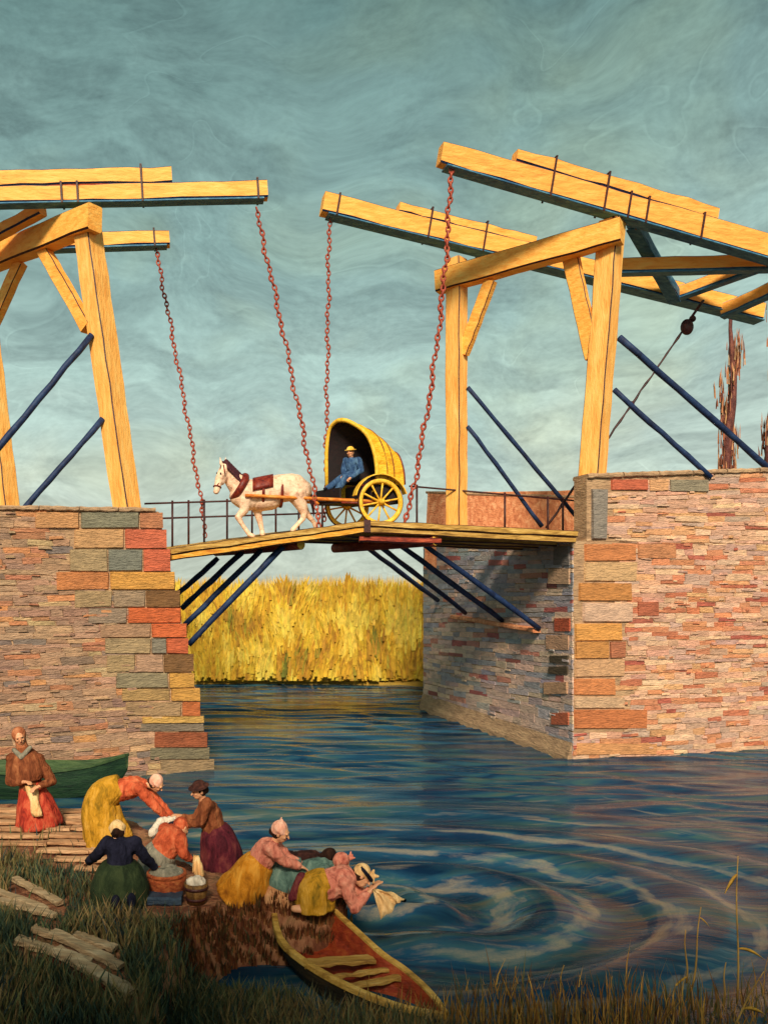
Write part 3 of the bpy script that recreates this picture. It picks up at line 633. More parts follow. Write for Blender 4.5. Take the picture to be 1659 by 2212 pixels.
pf2 = thing('portal_frame', 'tall yellow timber gate frame beside the pink parapet with four dark stay rods', 'gate frame', P(1130, 1150, 23))
b_ = MB(); post(b_, P(1268, 1166, 22.1), P(1322, 478, 22.1), .50, .54, GR); b_.build('post', ['post', 'iron'], pf2)
b_ = MB(); post(b_, P(986, 1150, 24.3), P(986, 560, 24.3), .44, .48, GR); b_.build('post', ['post', 'iron'], pf2)
b_ = MB(); b_.beam(P(945, 610, 24.5), P(1343, 498, 21.6), .44, .62, jit=.014); b_.build('cross_beam', ['wood', 'iron'], pf2)
b_ = MB(); b_.beam(P(1060, 606, 23.6), P(1000, 765, 24.2), .2, .36, up=GR, ct=.02, cb=.02); b_.build('brace', ['wood', 'iron'], pf2)
b_ = MB(); b_.beam(P(1232, 552, 22.6), P(1282, 772, 22.15), .2, .42, up=GR, ct=.02, cb=.02); b_.build('brace', ['wood', 'iron'], pf2)
rod(P(1338, 728, 22.1), P(1672, 1022, 22.9), .085, pf2); rod(P(1326, 842, 22.1), P(1536, 1030, 22.3), .075, pf2)
rod(P(1010, 836, 24.2), P(1246, 1118, 24.9), .065, pf2); rod(P(1010, 920, 24.2), P(1170, 1136, 24.7), .065, pf2)
sb = MB(); sb.beam(P(986, 1152, 24.3) + V((-.9, .1, -.1)), V((8.6, 24.6, P(986, 1152, 24.3).z - .1)), .4, .3); sb.build('sill_beam', ['deck', 'iron'], pf2)

# ---------------------------------------------------------------- balance beams
def shade_strip(parent, p0, p1, w_, h_, h1=None):  # blue strip below a timber, underside shade put into its colour
    m_ = MB(); d = V((0, 0, 1)); m_.beam(p0 - d * (h_ / 2 + .022), p1 - d * ((h1 or h_) / 2 + .022), w_ + .03, .04, ct=.008, cb=.008, jit=.004, md=0); m_.build('underside_shade', 'teal', parent)
def strap(parent, p0, p1, t_, w_, h_, off=0, wd=.05, mat='iron'):
    m_ = MB(); c_ = p0.lerp(p1, t_) + V((0, 0, off)); d = (p1 - p0).normalized(); sd = d.cross(V((0, 0, 1))).normalized(); u = sd.cross(d)
    for a0, a1, th in (((-w_ / 2 - .02, -h_ / 2 - .05), (-w_ / 2 - .02, h_ / 2 + .05), .03), ((w_ / 2 + .02, -h_ / 2 - .05), (w_ / 2 + .02, h_ / 2 + .05), .03)):
        m_.beam(c_ + sd * a0[0] + u * a0[1], c_ + sd * a1[0] + u * a1[1], wd, th, up=sd, ct=.004, cb=.004, jit=.003, md=0, seg=3)
    m_.beam(c_ + sd * (-w_ / 2 - .04) + u * (h_ / 2 + .035), c_ + sd * (w_ / 2 + .04) + u * (h_ / 2 + .035), wd, .03, up=u, ct=.004, cb=.004, jit=.003, md=0, seg=3)
    m_.build('strap', mat, parent)
def balance(label, p0, p1, w_, h_, h1, top=None, straps=(), tail=None, mat='wood', toph=.36, dz_=0):
    b = thing('balance_beam', label, 'beam', p0.lerp(p1, .5), 'balance beams that lift the bridge leaves')
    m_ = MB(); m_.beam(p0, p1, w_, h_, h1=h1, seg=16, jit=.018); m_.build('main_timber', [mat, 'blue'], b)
    shade_strip(b, p0.lerp(p1, .01), p1, w_, h_, h1)
    if top:
        a0, a1 = p0.lerp(p1, top[0]), p0.lerp(p1, top[1]); hh = (h_ + h1) / 2
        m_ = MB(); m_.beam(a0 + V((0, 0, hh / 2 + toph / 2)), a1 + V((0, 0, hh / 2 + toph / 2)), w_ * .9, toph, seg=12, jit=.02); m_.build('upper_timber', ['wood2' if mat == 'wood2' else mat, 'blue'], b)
    for t_, full in straps: strap(b, p0, p1, t_, w_ + .02, (h_ + h1) / 2 + (toph if full else 0), toph / 2 if full else 0)
    return b
q0, q1 = P(577, 412, 20.5), P(-190, 428, 19.8)
balance('upper left yellow balance beam carrying a second timber and iron straps', q0, q1, .30, .42, .40, (.275, 1.0), ((.028, 0), (.36, 1), (.54, 0), (.585, 0)), toph=.38)
q0, q1 = P(366, 516, 22.9), P(-190, 532, 22.2)
tl_ = balance('short yellow beam end showing behind the top of the leaning left post', q0, q1, .32, .38, .40, None, ((.06, 0),))
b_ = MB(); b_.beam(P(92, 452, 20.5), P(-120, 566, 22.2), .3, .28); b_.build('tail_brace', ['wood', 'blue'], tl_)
q0, q1 = P(950, 333, 21.0), P(1900, 606, 23.4)
nb = balance('long upper right yellow balance beam sloping over the near post, double timbered', q0, q1, .36, .56, .68, (.155, .60), ((.23, 1), (.345, 1), (.56, 0), (.395, 0), (.435, 0)), mat='wood2', toph=.34)
q0, q1 = P(696, 440, 23.4), P(1640, 676, 25.6)
fb = balance('lower right yellow balance beam passing behind the cross beam above the carriage', q0, q1, .44, .56, .50, (.16, .46), ((.03, 0), (.225, 1), (.345, 1)), toph=.26)
for a0, a1, h_ in ((P(1330, 575, 23.3), P(1700, 566, 23.5), .40), (P(1366, 478, 22.6), P(1458, 640, 24.9), .34), (P(1466, 632, 24.9), P(1668, 560, 23.4), .34), (P(1560, 672, 25.3), P(1720, 600, 23.8), .36)):
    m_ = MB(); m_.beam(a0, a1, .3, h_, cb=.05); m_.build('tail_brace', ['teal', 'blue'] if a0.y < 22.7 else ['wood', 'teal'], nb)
    shade_strip(nb, a0, a1, .3, h_)
m_ = MB(); m_.box(P(1331, 470, 22.0), .34, .4, .16); m_.build('pivot_iron', 'iron', pf2)
m_ = MB(); m_.box(P(190, 458, 20.1), .34, .4, .14); m_.build('pivot_iron', 'iron', pf)

# ---------------------------------------------------------------- chains
def chain(label, p0, p1, sag, ln=.155, r=.021, group='lifting chains', wob=.02):
    m_ = MB(); p0, p1 = V(p0), V(p1); L_ = (p1 - p0).length; n = max(4, int(L_ / (ln * .74))); prev = None
    pt = lambda t_: p0.lerp(p1, t_) + sag * (4 * t_ * (1 - t_)) + V((math.sin(t_ * 31) + math.sin(t_ * 73 + 1), 0, 0)) * wob
    for i in range(n):
        c_ = pt((i + .5) / n); d = (pt((i + 1) / n) - pt(i / n)).normalized()
        a = d.cross(V((0, 1, 0))).normalized() if i % 2 else V((0, 1, 0)); a = (a - d * a.dot(d)).normalized()
        s_ = d.cross(a); rr = random.uniform(.85, 1.2); vs = []; fs = []; nn_, kk = 10, 5
        for j in range(nn_):
            th = 2 * math.pi * j / nn_; e = d * math.cos(th) * ln * .5 + a * math.sin(th) * ln * .30; en = (d * math.cos(th) + a * math.sin(th)).normalized()
            for q in range(kk):
                ph = 2 * math.pi * q / kk; vs.append(c_ + e + (en * math.cos(ph) + s_ * math.sin(ph)) * r * rr)
        for j in range(nn_):
            for q in range(kk): fs.append((j * kk + q, ((j + 1) % nn_) * kk + q, ((j + 1) % nn_) * kk + (q + 1) % kk, j * kk + (q + 1) % kk))
        m_.add(vs, fs)
    o = m_.build('chain', 'red_iron', smooth=True); recenter(o, p1); return tag(o, label, 'chain', group)
chain('rusty red chain hanging from the upper left beam tip towards the horse', P(552, 448, 20.5), P(692, 1140, 20.5), V((.06, 0, 0)))
chain('leftmost rusty chain, hanging from the short beam end to the left railing', P(336, 536, 22.9), P(446, 1160, 22.9), V((.05, 0, 0)))
chain('rusty chain hanging nearly straight down behind the yellow carriage hood', P(711, 470, 23.5), P(703, 1125, 23.6), V((0, 0, 0)))
chain('rusty chain falling from the long upper right beam past the cross beam end', P(974, 352, 21.0), P(876, 1132, 20.75), V((.22, 0, 0)), ln=.17, r=.026)
pc = thing('pulley_chain', 'dark slanting pulley chain between the right beam tail and the bridge railing', 'pulley', P(1200, 1120, 24.7))
m_ = MB(); m_.tube([P(1520, 648, 24.9).lerp(P(1180, 1140, 24.7), i / 30) + V((random.uniform(-.02, .02), 0, 0)) for i in range(31)], [random.uniform(.022, .045) for _ in range(31)], 6); m_.build('rope', 'iron', pc, smooth=True)
m_ = MB(); m_.ell(P(1484, 706, 24.8), (.19, .14, .24)); m_.ell(P(1496, 688, 24.8), (.1, .08, .1)); m_.build('pulley_block', 'iron', pc, smooth=True)
m_ = MB(); m_.ell(P(1520, 648, 24.9).lerp(P(1180, 1140, 24.7), .46), (.085, .07, .1)); m_.build('knot', 'iron', pc, smooth=True)

# ---------------------------------------------------------------- bridge leaves
DA, DM, DB = P(368, 1187, 20.0), P(790, 1127, 20.5), P(1243, 1150, 21.1)
DM2, DA2, DB2 = V((.5, 23.6, DM.z)), DA + V((-2.3, 3.1, 0)), V((7.65, 24.0, DB.z))
def leaf(label, a, b, a2, b2, mat, log0, logd, logmat, struts, n=15):
    lf = thing('bridge_leaf', label, 'bridge leaf', (a + b) / 2, 'drawbridge leaves')
    m_ = MB(); nb_ = 22
    for i in range(nb_):
        t0, t1 = i / nb_ + .002, (i + 1) / nb_ - .002; zj = random.uniform(-.008, .008)
        q = [a.lerp(b, t0), a.lerp(b, t1), a2.lerp(b2, t1), a2.lerp(b2, t0)]
        m_.hexa([x + V((0, 0, -.10 + zj)) for x in q] + [x + V((0, 0, -.01 + zj)) for x in q])
    m_.build('deck_planks', 'deck', lf)
    m_ = MB(); ins = (a2 - a).normalized()
    m_.beam(a + ins * -.04 + V((0, 0, -.05)), b + ins * -.04 + V((0, 0, -.05)), .14, .15, seg=14, cb=.02, ct=.015); m_.build('edge_timber', ['deck' if mat == 'deck' else 'deck', 'iron'], lf)
    m_ = MB(); m_.beam(a + ins * .03 + V((0, 0, -.2)), b + ins * .03 + V((0, 0, -.2)), .16, .15, seg=14, cb=.025); m_.build('edge_timber', [mat, 'iron'], lf)
    for k_ in (.36, .68, .97):
        m_ = MB(); m_.beam(a.lerp(a2, k_) + V((0, 0, -.2)), b.lerp(b2, k_) + V((0, 0, -.2)), .2, .2); m_.build('joist', ['deck', 'iron'], lf)
    m_ = MB(); m_.tube([log0 + logd * t_ for t_ in (0, .25, .5, .75, 1)], [.135, .14, .14, .14, .13], 14); lo = m_.build('cross_log', logmat, lf, smooth=True)
    m_ = MB(); dn = logd.normalized(); m_.tube([log0 - dn * .02, log0 + dn * .03], [.12, .128], 14); m_.build('log_end', 'log_end', lo)
    for s0, s1 in struts: rod(s0, s1, .075, lf, 'strut')
    return lf
LD = V((-2.25, 2.9, -.02)); 
leaf('left bridge leaf with gold edge timber, slanting up to the middle under the horse', DA, DM - (DM - DA) * .004, DA2, DM2, 'deck_gold', P(650, 1176, 20.6), LD, 'log_red',
     [(P(612, 1180, 20.7), P(408, 1393, 20.75)), (P(565, 1187, 21.5), P(399, 1350, 21.6)), (P(522, 1194, 22.3), P(392, 1315, 22.4)), (P(472, 1206, 23.1), P(380, 1287, 23.1))])
leaf('right bridge leaf with olive edge timber, reaching the pink abutment under the carriage', DM + (DB - DM) * .004, DB, DM2, DB2, 'deck', P(940, 1168, 20.75), LD, 'log_red',
     [(P(903, 1166, 21.2), P(1165, 1358, 22.85)), (P(846, 1164, 22.0), P(1086, 1341, 25.0)), (P(800, 1164, 22.6), P(1006, 1324, 27.2)), (P(770, 1166, 23.1), P(945, 1297, 29.5))])
m_ = MB()
m_.beam(DM + V((-.15, .1, -.42)), DM + V((1.9, .25, -.46)), .14, .16); o = m_.build('bolster', ['log_red', 'iron']); recenter(o, DM + V((.8, .1, -.5))); tag(o, 'red squared timber bolted under the meeting point of the bridge leaves', 'timber')
m_ = MB(); m_.box(DM + V((.02, -.13, -.12)), .16, .07, .3); o = m_.build('hinge_plate', 'iron'); recenter(o, DM + V((.02, -.13, -.25))); tag(o, 'small dark iron plate on the deck edge where the leaves meet', 'plate')

def deck_z(x, y):
    a, b, a2 = (DA, DM, DA2) if x < DM.x + (y - DM.y) * -.68 else (DM, DB, DM2)
    A_ = np.array([[b.x - a.x, a2.x - a.x], [b.y - a.y, a2.y - a.y]]); s_, t_ = np.linalg.solve(A_, [x - a.x, y - a.y]); return a.z + s_ * (b.z - a.z)

# ---------------------------------------------------------------- railings
def railing(label, rails, posts, r=.028):
    p = thing('railing', label, 'railing', posts[0][1])
    for q in rails:
        m_ = MB(); m_.tube([x for x in q], r, 6); m_.build('rail', 'iron', p, smooth=True)
    for q in posts:
        m_ = MB(); m_.tube([q[0], q[1]], r * 1.15, 6); m_.build('post', 'iron', p, smooth=True)
k0, k1 = P(312, 1088, 22.4), P(705, 1076, 23.5)
k2, k3 = P(340, 1120, 22.5), P(705, 1108, 23.5)
ps = []
for x in (370, 404, 437, 486, 540, 592, 643, 696):
    t_ = (x - 312) / (705 - 312); a = k0.lerp(k1, t_); ps.append((a + V((0, 0, .06)), V((a.x, a.y, deck_z(a.x, a.y) - .1))))
railing('thin dark railing on the far deck edge behind the horse', [(k0, k0.lerp(k1, .5), k1), (k2, k2.lerp(k3, .5), k3)], ps)
k0, k1 = P(884, 1050, 23.9), P(1248, 1082, 24.6); k2, k3 = P(884, 1090, 23.9), P(1248, 1112, 24.6); ps = []
for x in (900, 1088, 1182, 1215, 1244):
    t_ = (x - 884) / (1248 - 884); a = k0.lerp(k1, t_); ps.append((a + V((0, 0, .06)), V((a.x, a.y, DB.z - .05))))
railing('thin red-brown railing on the deck between carriage and pink parapet', [(k0, k1)], ps)

# ---------------------------------------------------------------- poplars behind the parapet
def poplar(label, x, Y, ytop, ybase, spread, n):
    b0 = P(x, ybase, Y); b0.z = .8; top = P(x + 22, ytop, Y); tr = thing('poplar_tree', label, 'tree', b0, 'bare poplars beyond the parapet')
    m_ = MB(); pts = [b0.lerp(top, i / 14) + V((math.sin(i * 1.3) * .1, math.cos(i * .9) * .1, 0)) for i in range(15)]
    m_.tube(pts, [.44 * (1 - .8 * i / 14) * random.uniform(.8, 1.2) for i in range(15)], 9)
    tips = []
    for i in range(26):
        s_ = pts[random.randint(3, 12)]; az = random.uniform(0, 6.28); d = V((math.cos(az) * spread * .42, math.sin(az) * spread * .42, 0)); h = random.uniform(1.4, 3.0)
        e = [s_, s_ + d * .6 + V((0, 0, h * .35)), s_ + d + V((0, 0, h))]; m_.tube(e, [.07, .045, .015], 5); tips.append(e)
    m_.build('trunk', 'bark', tr, smooth=True)
    c_ = MB(); pal = [S(176, 118, 82), S(158, 98, 70), S(196, 146, 106), S(132, 80, 62), S(160, 130, 96)]
    for i in range(n):
        e = random.choice(tips); t_ = random.random(); p = e[1].lerp(e[2], t_) if random.random() < .7 else e[0].lerp(e[1], t_)
        p = p + V((random.gauss(0, .12), random.gauss(0, .12), random.gauss(0, .25)))
        blade(c_, p, random.uniform(.5, 1.1), random.uniform(.05, .10), (random.uniform(-.07, .07), random.uniform(-.07, .07)), jitcol(random.choice(pal)), az=random.uniform(-.7, .7))
    c_.build('crown', 'leafy', tr)
poplar('thin tan poplar with a bare purple trunk behind the right parapet', 1562, 46, 655, 1040, .95, 480)
poplar('darker poplar trunk at the right edge of the picture behind the parapet', 1655, 48, 600, 1040, .95, 480)
# ---------------------------------------------------------------- people
def hand(mb, w_, d, n, side, k=1.0, curl=.6):
    """palm, four unequal curled fingers and a thumb leaving the side of the palm"""
    d = d.normalized(); n = (n - d * n.dot(d)).normalized(); s_ = d.cross(n) * side
    mb.ell(w_ + d * .045 * k, (.050 * k, .040 * k, .018 * k), (d, s_, n), 10, 7)
    mb.cap(w_ - d * .02, .024 * k, w_ + d * .03 * k, .026 * k, 8)
    for q, ln in ((-.029, .060), (-.010, .074), (.010, .070), (.028, .056)):
        a = w_ + d * .078 * k + s_ * q * k; b = a + (d * math.cos(curl * .5) + n * math.sin(curl * .5)) * ln * .55 * k + s_ * q * .15
        c_ = b + (d * math.cos(curl * 1.5) + n * math.sin(curl * 1.5)) * ln * .5 * k
        mb.cap(a, .0105 * k, b, .0098 * k, 7); mb.cap(b, .0098 * k, c_, .0085 * k, 7)
    a = w_ + d * .02 * k - s_ * .034 * k; b = a + (d * .75 - s_ * .6 + n * .2) * .042 * k; c_ = b + (d * .9 + n * .35) * .032 * k
    mb.cap(a, .015 * k, b, .0125 * k, 7); mb.cap(b, .0125 * k, c_, .0095 * k, 7)
def loft_cloth(rings, n=40, amp=.05, folds=7, seed=0, close=True):
    rnd = random.Random(seed); ph = [rnd.uniform(0, 6.28) for _ in range(4)]; m_ = MB(); out = []; k_ = 5
    fine = []
    for i in range(len(rings) - 1):
        for q in range(k_): fine.append((i, q / k_))
    fine.append((len(rings) - 2, 1.0))
    def cr(i, t_, j):                                # Catmull-Rom through the rings
        g_ = lambda q: rings[min(max(q, 0), len(rings) - 1)][j]
        a, b, c_, d = g_(i - 1), g_(i), g_(i + 1), g_(i + 2)
        return (b * 2 + (c_ - a) * t_ + (a * 2 - b * 5 + c_ * 4 - d) * t_ * t_ + (b * 3 - a - c_ * 3 + d) * t_ ** 3) * .5
    cs = [cr(i, t_, 0) for i, t_ in fine]
    for q, (i, t_) in enumerate(fine):
        tg = (cs[min(q + 1, len(cs) - 1)] - cs[max(q - 1, 0)]).normalized()
        a = tg.cross(V((0, 1, 0))).normalized(); b = tg.cross(a)
        rx, ry = cr(i, t_, 1), cr(i, t_, 2); f = q / (len(fine) - 1); ring = []
        for j in range(n):
            th = 2 * math.pi * j / n
            k2 = 1 + amp * (.25 + .75 * f) * (math.sin(folds * th + ph[0] + f * 1.3) + .55 * math.sin((folds * 2 + 1) * th + ph[1]) + .4 * math.sin(3 * th + ph[2] + f * 3)) + .02 * math.sin(f * 17 + th * 2)
            ring.append(cs[q] + a * (rx * k2 * math.cos(th)) + b * (ry * k2 * math.sin(th)))
        out.append(ring)
    m_.loft(out, cap=close); return m_
def person(label, Y0, J, face, top, skirt, skirt_mat, headwear=None, hair=None, folds=7, amp=.05, k=1.0, shoes=None, seed=0, group='women washing linen on the bank', curl=.6, palm=(0, 0, -1), trousers=None, base=None, extra=None, tr=1.0):
    p = {a: P(q[0], q[1], Y0 + q[2]) for a, q in J.items()}
    if base is None: base = V((p['pelvis'].x, p['pelvis'].y, bank_z(p['pelvis'].x, p['pelvis'].y)))
    root = thing('person', label, 'person', base, group)
    f = V(face).normalized(); u = (p['head'] - p['neck']); u = (u - f * u.dot(f)).normalized(); r_ = f.cross(u)
    b = MB(); h = p['head']; ax = (r_, f, u)
    b.ell(h, (.076 * k, .094 * k, .112 * k), ax, 16, 11); b.ell(h + f * .035 * k - u * .055 * k, (.052 * k, .056 * k, .058 * k), ax, 12, 8)
    b.cap(h + f * .092 * k + u * .012 * k, .010 * k, h + f * .115 * k - u * .022 * k, .014 * k, 8)
    b.cap(h + f * .086 * k + u * .03 * k - r_ * .04 * k, .012 * k, h + f * .086 * k + u * .03 * k + r_ * .04 * k, .012 * k, 8)
    for s_ in (-1, 1):
        b.ell(h + r_ * .078 * s_ * k - f * .006 * k - u * .005 * k, (.012 * k, .02 * k, .03 * k), ax, 8, 6)
        b.ell(h + r_ * .038 * s_ * k + f * .07 * k - u * .022 * k, (.022 * k, .022 * k, .018 * k), ax, 8, 6)
    b.cap(h - u * .05 * k - f * .01, .052 * k, p['neck'], .054 * k)
    b.cap(p['neck'], .055 * k, p['chest'], .12 * k * tr); b.cap(p['chest'], .128 * k * tr, p['pelvis'], .135 * k * tr)
    b.cap(p['shL'], .062 * k, p['shR'], .062 * k); b.cap(p['shL'], .065 * k, p['chest'], .10 * k); b.cap(p['shR'], .065 * k, p['chest'], .10 * k)
    for s_ in 'LR':
        sh, el, ha = p['sh' + s_], p['el' + s_], p['ha' + s_]
        b.cap(sh, .054 * k, el, .040 * k); b.cap(el, .041 * k, ha, .027 * k)
        hand(b, ha, ha - el, V(palm), 1 if s_ == 'L' else -1, k, curl)
        if 'kn' + s_ in p:
            hp = p['pelvis'] + (p['kn' + s_] - p['pelvis']).normalized() * .05
            b.cap(hp, .095 * k, p['kn' + s_], .062 * k); b.cap(p['kn' + s_], .062 * k, p['ft' + s_], .038 * k)
            b.cap(p['ft' + s_], .04 * k, p['ft' + s_] + V(f.x, ) * 0 if False else p['ft' + s_] + V((f.x * .14, f.y * .14, -.01)), .032 * k)
    body = b.build('body', 'skin', root, remesh=.0085)
    for s_ in (-1, 1):
        e = MB(); e.ell(h + r_ * .032 * s_ * k + f * .088 * k + u * .012 * k, (.012 * k, .007 * k, .007 * k), ax, 8, 6); e.build('eye', 'eye', root, smooth=True)
    e = MB(); e.ell(h + f * .092 * k - u * .052 * k, (.022 * k, .007 * k, .008 * k), ax, 8, 6); e.build('mouth', 'lip', root, smooth=True)
    c = MB()                                         # blouse: torso and sleeves just outside the body
    c.cap(p['neck'].lerp(p['chest'], .3), .085 * k, p['chest'], .152 * k * tr); c.cap(p['chest'], .158 * k * tr, p['pelvis'], .162 * k * tr)
    for s_ in 'LR':
        c.cap(p['sh' + s_], .088 * k, p['chest'], .13 * k * tr); el = p['el' + s_]; wr = el.lerp(p['ha' + s_], top[1])
        c.cap(p['sh' + s_], .085 * k, el, .066 * k); c.cap(el, .066 * k, wr, .05 * k)
    o = c.build('blouse', top[0], root, remesh=.012, fair=3)
    tx = bpy.data.textures.get('cloth_creases') or bpy.data.textures.new('cloth_creases', 'CLOUDS'); tx.noise_scale = .09
    dm = o.modifiers.new('creases', 'DISPLACE'); dm.texture = tx; dm.strength = .035; dm.mid_level = .5
    if skirt:
        rg = [(P(x, y, Y0 + dY), rx, ry) for x, y, dY, rx, ry in skirt]
        rg = [(c_, V((rx, 0, 0)).x, ry) for c_, rx, ry in rg]
        loft_cloth(rg, folds=folds, amp=amp, seed=seed).build('skirt', skirt_mat, root, smooth=True)
    if trousers:
        t_ = MB()
        for s_ in 'LR':
            t_.cap(p['pelvis'], .15 * k, p['kn' + s_], .10 * k); t_.cap(p['kn' + s_], .10 * k, p['ft' + s_], .066 * k)
        t_.build('trousers', trousers, root, remesh=.014)
    if shoes:
        for s_ in 'LR':
            if 'ft' + s_ in p:
                t_ = MB(); q = p['ft' + s_]; d = V((f.x, f.y, 0)).normalized() if abs(f.x) + abs(f.y) > .01 else V((0, 1, 0))
                t_.cap(q - d * .04, .05, q + d * .14 - V((0, 0, .015)), .042); t_.build('shoe', shoes, root, remesh=.012)
    if hair:
        t_ = MB(); t_.ell(h - f * .022 * k + u * .016 * k, (.088 * k, .098 * k, .118 * k), ax, 16, 11); t_.ell(h - f * .1 * k - u * .03 * k, (.045 * k, .04 * k, .05 * k), ax)
        t_.build('hair', hair, root, remesh=.012)
    if headwear:
        kind, mat = headwear[:2]; t_ = MB()
        if kind == 'scarf':
            t_.ell(h - f * .028 * k + u * .034 * k, (.094 * k, .100 * k, .108 * k), ax, 18, 11)
            t_.torus(h - f * .02 * k + u * .045 * k, .088 * k, .02 * k, u - f * -.35, 20, 7)
            if len(headwear) > 2:
                kx = headwear[2]; q = h + r_ * kx[0] + f * kx[1] + u * kx[2]
                for s_ in (-1, 0, 1): t_.cap(q, .028, q + u * .06 + r_ * .045 * s_ + f * .02 * s_, .012, 8)
            t_.build('headscarf', mat, root, remesh=.012)
        elif kind == 'shawl':
            t_.ell(h - f * .03 * k + u * .024 * k, (.105 * k, .105 * k, .118 * k), ax, 18, 11); t_.cap(h - f * .05 - u * .06, .085, p['neck'] - f * .02, .09)
            t_.build('headscarf', mat, root, remesh=.013)
        else:
            t_.ell(h + u * .072 * k - f * .01, (.086 * k, .092 * k, .07 * k), ax, 18, 9); t_.ell(h + u * .052 * k - f * .005, (.145 * k, .15 * k, .018 * k), ax, 22, 7)
            t_.build('hat', mat, root, remesh=.010)
    if extra: extra(root, p, f, u, r_)
    return root

def shawl_apron(root, p, f, u, r_):
    loft_cloth([(P(50, 1614, 12.55), .085, .085), (P(53, 1632, 12.55), .20, .15), (P(57, 1652, 12.53), .25, .19), (P(59, 1672, 12.52), .265, .20), (P(60, 1684, 12.52), .24, .19)], amp=.035, folds=8, seed=40).build('shawl', 'cl_brown', root, smooth=True)
    c = MB(); c.cap(p['neck'] + V((-.11, -.1, .03)), .035, p['neck'] + V((.02, -.16, -.07)), .04); c.cap(p['neck'] + V((.02, -.16, -.07)), .04, p['neck'] + V((.13, -.1, .06)), .035); c.build('neck_cloth', 'cl_grey', root, remesh=.012)
    pts = []
    for i in range(9):
        t_ = i / 8; a = P(66, 1698, 12.36).lerp(P(80, 1764, 12.24), t_); w2 = .085 - .02 * t_ + .012 * math.sin(t_ * 9)
        pts.append([a + V((x * w2, -.03 + .035 * x * x + .012 * math.sin(x * 6 + t_ * 4), 0)) for x in (-1, -.5, 0, .5, 1)] + [a + V((x * w2, .0 + .035 * x * x, 0)) for x in (1, .5, 0, -.5, -1)])
    m_ = MB(); m_.loft(pts); m_.build('apron', 'cl_cream', root, smooth=True)
person('standing woman in a red skirt and brown shawl at the left edge, arms folded', 12.55,
    dict(head=(42, 1592, -.04), neck=(50, 1622, 0), chest=(57, 1654, 0), pelvis=(68, 1702, 0), shL=(82, 1640, -.02), shR=(26, 1640, -.02), elL=(113, 1688, -.04), elR=(22, 1690, -.06), haL=(84, 1700, -.24), haR=(52, 1690, -.24), knL=(84, 1745, -.03), knR=(62, 1745, -.03), ftL=(100, 1783, 0), ftR=(64, 1785, 0)),
    (.35, -.9, -.25), ('cl_brown', .8), [(66, 1688, 0, .155, .13), (72, 1715, 0, .22, .19), (80, 1750, 0, .30, .25), (86, 1786, 0, .345, .29)], 'cl_red', ('shawl', 'cl_rust'), folds=9, amp=.055, shoes='cl_dark', seed=1, extra=shawl_apron, k=1.05)
person('woman in yellow skirt and orange blouse bending far forward, pink cap', 11.8,
    dict(head=(338, 1694, -.05), neck=(318, 1694, 0), chest=(290, 1700, 0), pelvis=(228, 1716, 0), shL=(306, 1694, .16), shR=(302, 1706, -.16), elL=(346, 1738, .10), elR=(338, 1745, -.18), haL=(376, 1770, .05), haR=(368, 1775, -.12), knL=(240, 1770, .1), knR=(225, 1770, -.1), ftL=(262, 1818, .1), ftR=(220, 1820, -.1)),
    (.75, -.15, -.62), ('cl_orange', .85), [(262, 1698, 0, .17, .17), (226, 1718, 0, .235, .23), (219, 1752, 0, .28, .27), (226, 1788, 0, .315, .3), (237, 1822, 0, .345, .33)], 'cl_yellow', ('scarf', 'cl_cap'), folds=8, amp=.06, seed=2, hair='cl_hair')
person('woman seen from behind in dark green skirt and navy top, white cap', 9.4,
    dict(head=(255, 1798, .12), neck=(257, 1816, .08), chest=(260, 1836, .05), pelvis=(258, 1888, 0), shL=(232, 1822, .05), shR=(290, 1822, .05), elL=(208, 1850, .08), elR=(312, 1852, .10), haL=(190, 1862, .3), haR=(336, 1876, .26), knL=(236, 1948, .25), knR=(286, 1948, .25), ftL=(252, 1952, -.18), ftR=(284, 1950, -.18)),
    (.1, .8, -.5), ('cl_navy', .9), [(258, 1862, .02, .19, .17), (258, 1884, .02, .275, .25), (258, 1918, .02, .325, .31), (258, 1948, .02, .325, .32), (260, 1966, .02, .28, .28)], 'cl_green', ('scarf', 'cl_cream'), folds=5, amp=.018, seed=3, hair='cl_hair', palm=(0, .5, -1), k=.95,
    extra=lambda root, p, f, u, r_: [ (lambda m_: (m_.ell(P(x, y, 8.93), (.052, .035, .085)), m_.build('shoe', 'cl_navy', root, remesh=.012)))(MB()) or (lambda m_: (m_.ell(P(x, y + 2, 8.88), (.032, .02, .062)), m_.build('shoe_sole', 'cl_grey', root, smooth=True)))(MB()) for x, y in ((250, 1950), (284, 1946)) ])
person('crouching woman in an orange blouse and grey skirt, head bowed behind the basket', 10.35,
    dict(head=(392, 1790, .18), neck=(382, 1796, .1), chest=(368, 1812, .05), pelvis=(342, 1856, 0), shL=(356, 1792, .16), shR=(390, 1812, -.06), elL=(384, 1830, .24), elR=(396, 1846, -.1), haL=(408, 1850, .2), haR=(414, 1858, -.02), knL=(370, 1888, .2), knR=(374, 1892, -.05), ftL=(330, 1895, .15), ftR=(328, 1897, -.1)),
    (.6, .5, -.6), ('cl_orange', .8), [(354, 1838, 0, .18, .18), (342, 1856, 0, .23, .22), (338, 1880, 0, .25, .25), (342, 1900, 0, .26, .26)], 'cl_grey', ('scarf', 'cl_orange'), folds=7, amp=.05, seed=4, k=.98, tr=1.15)
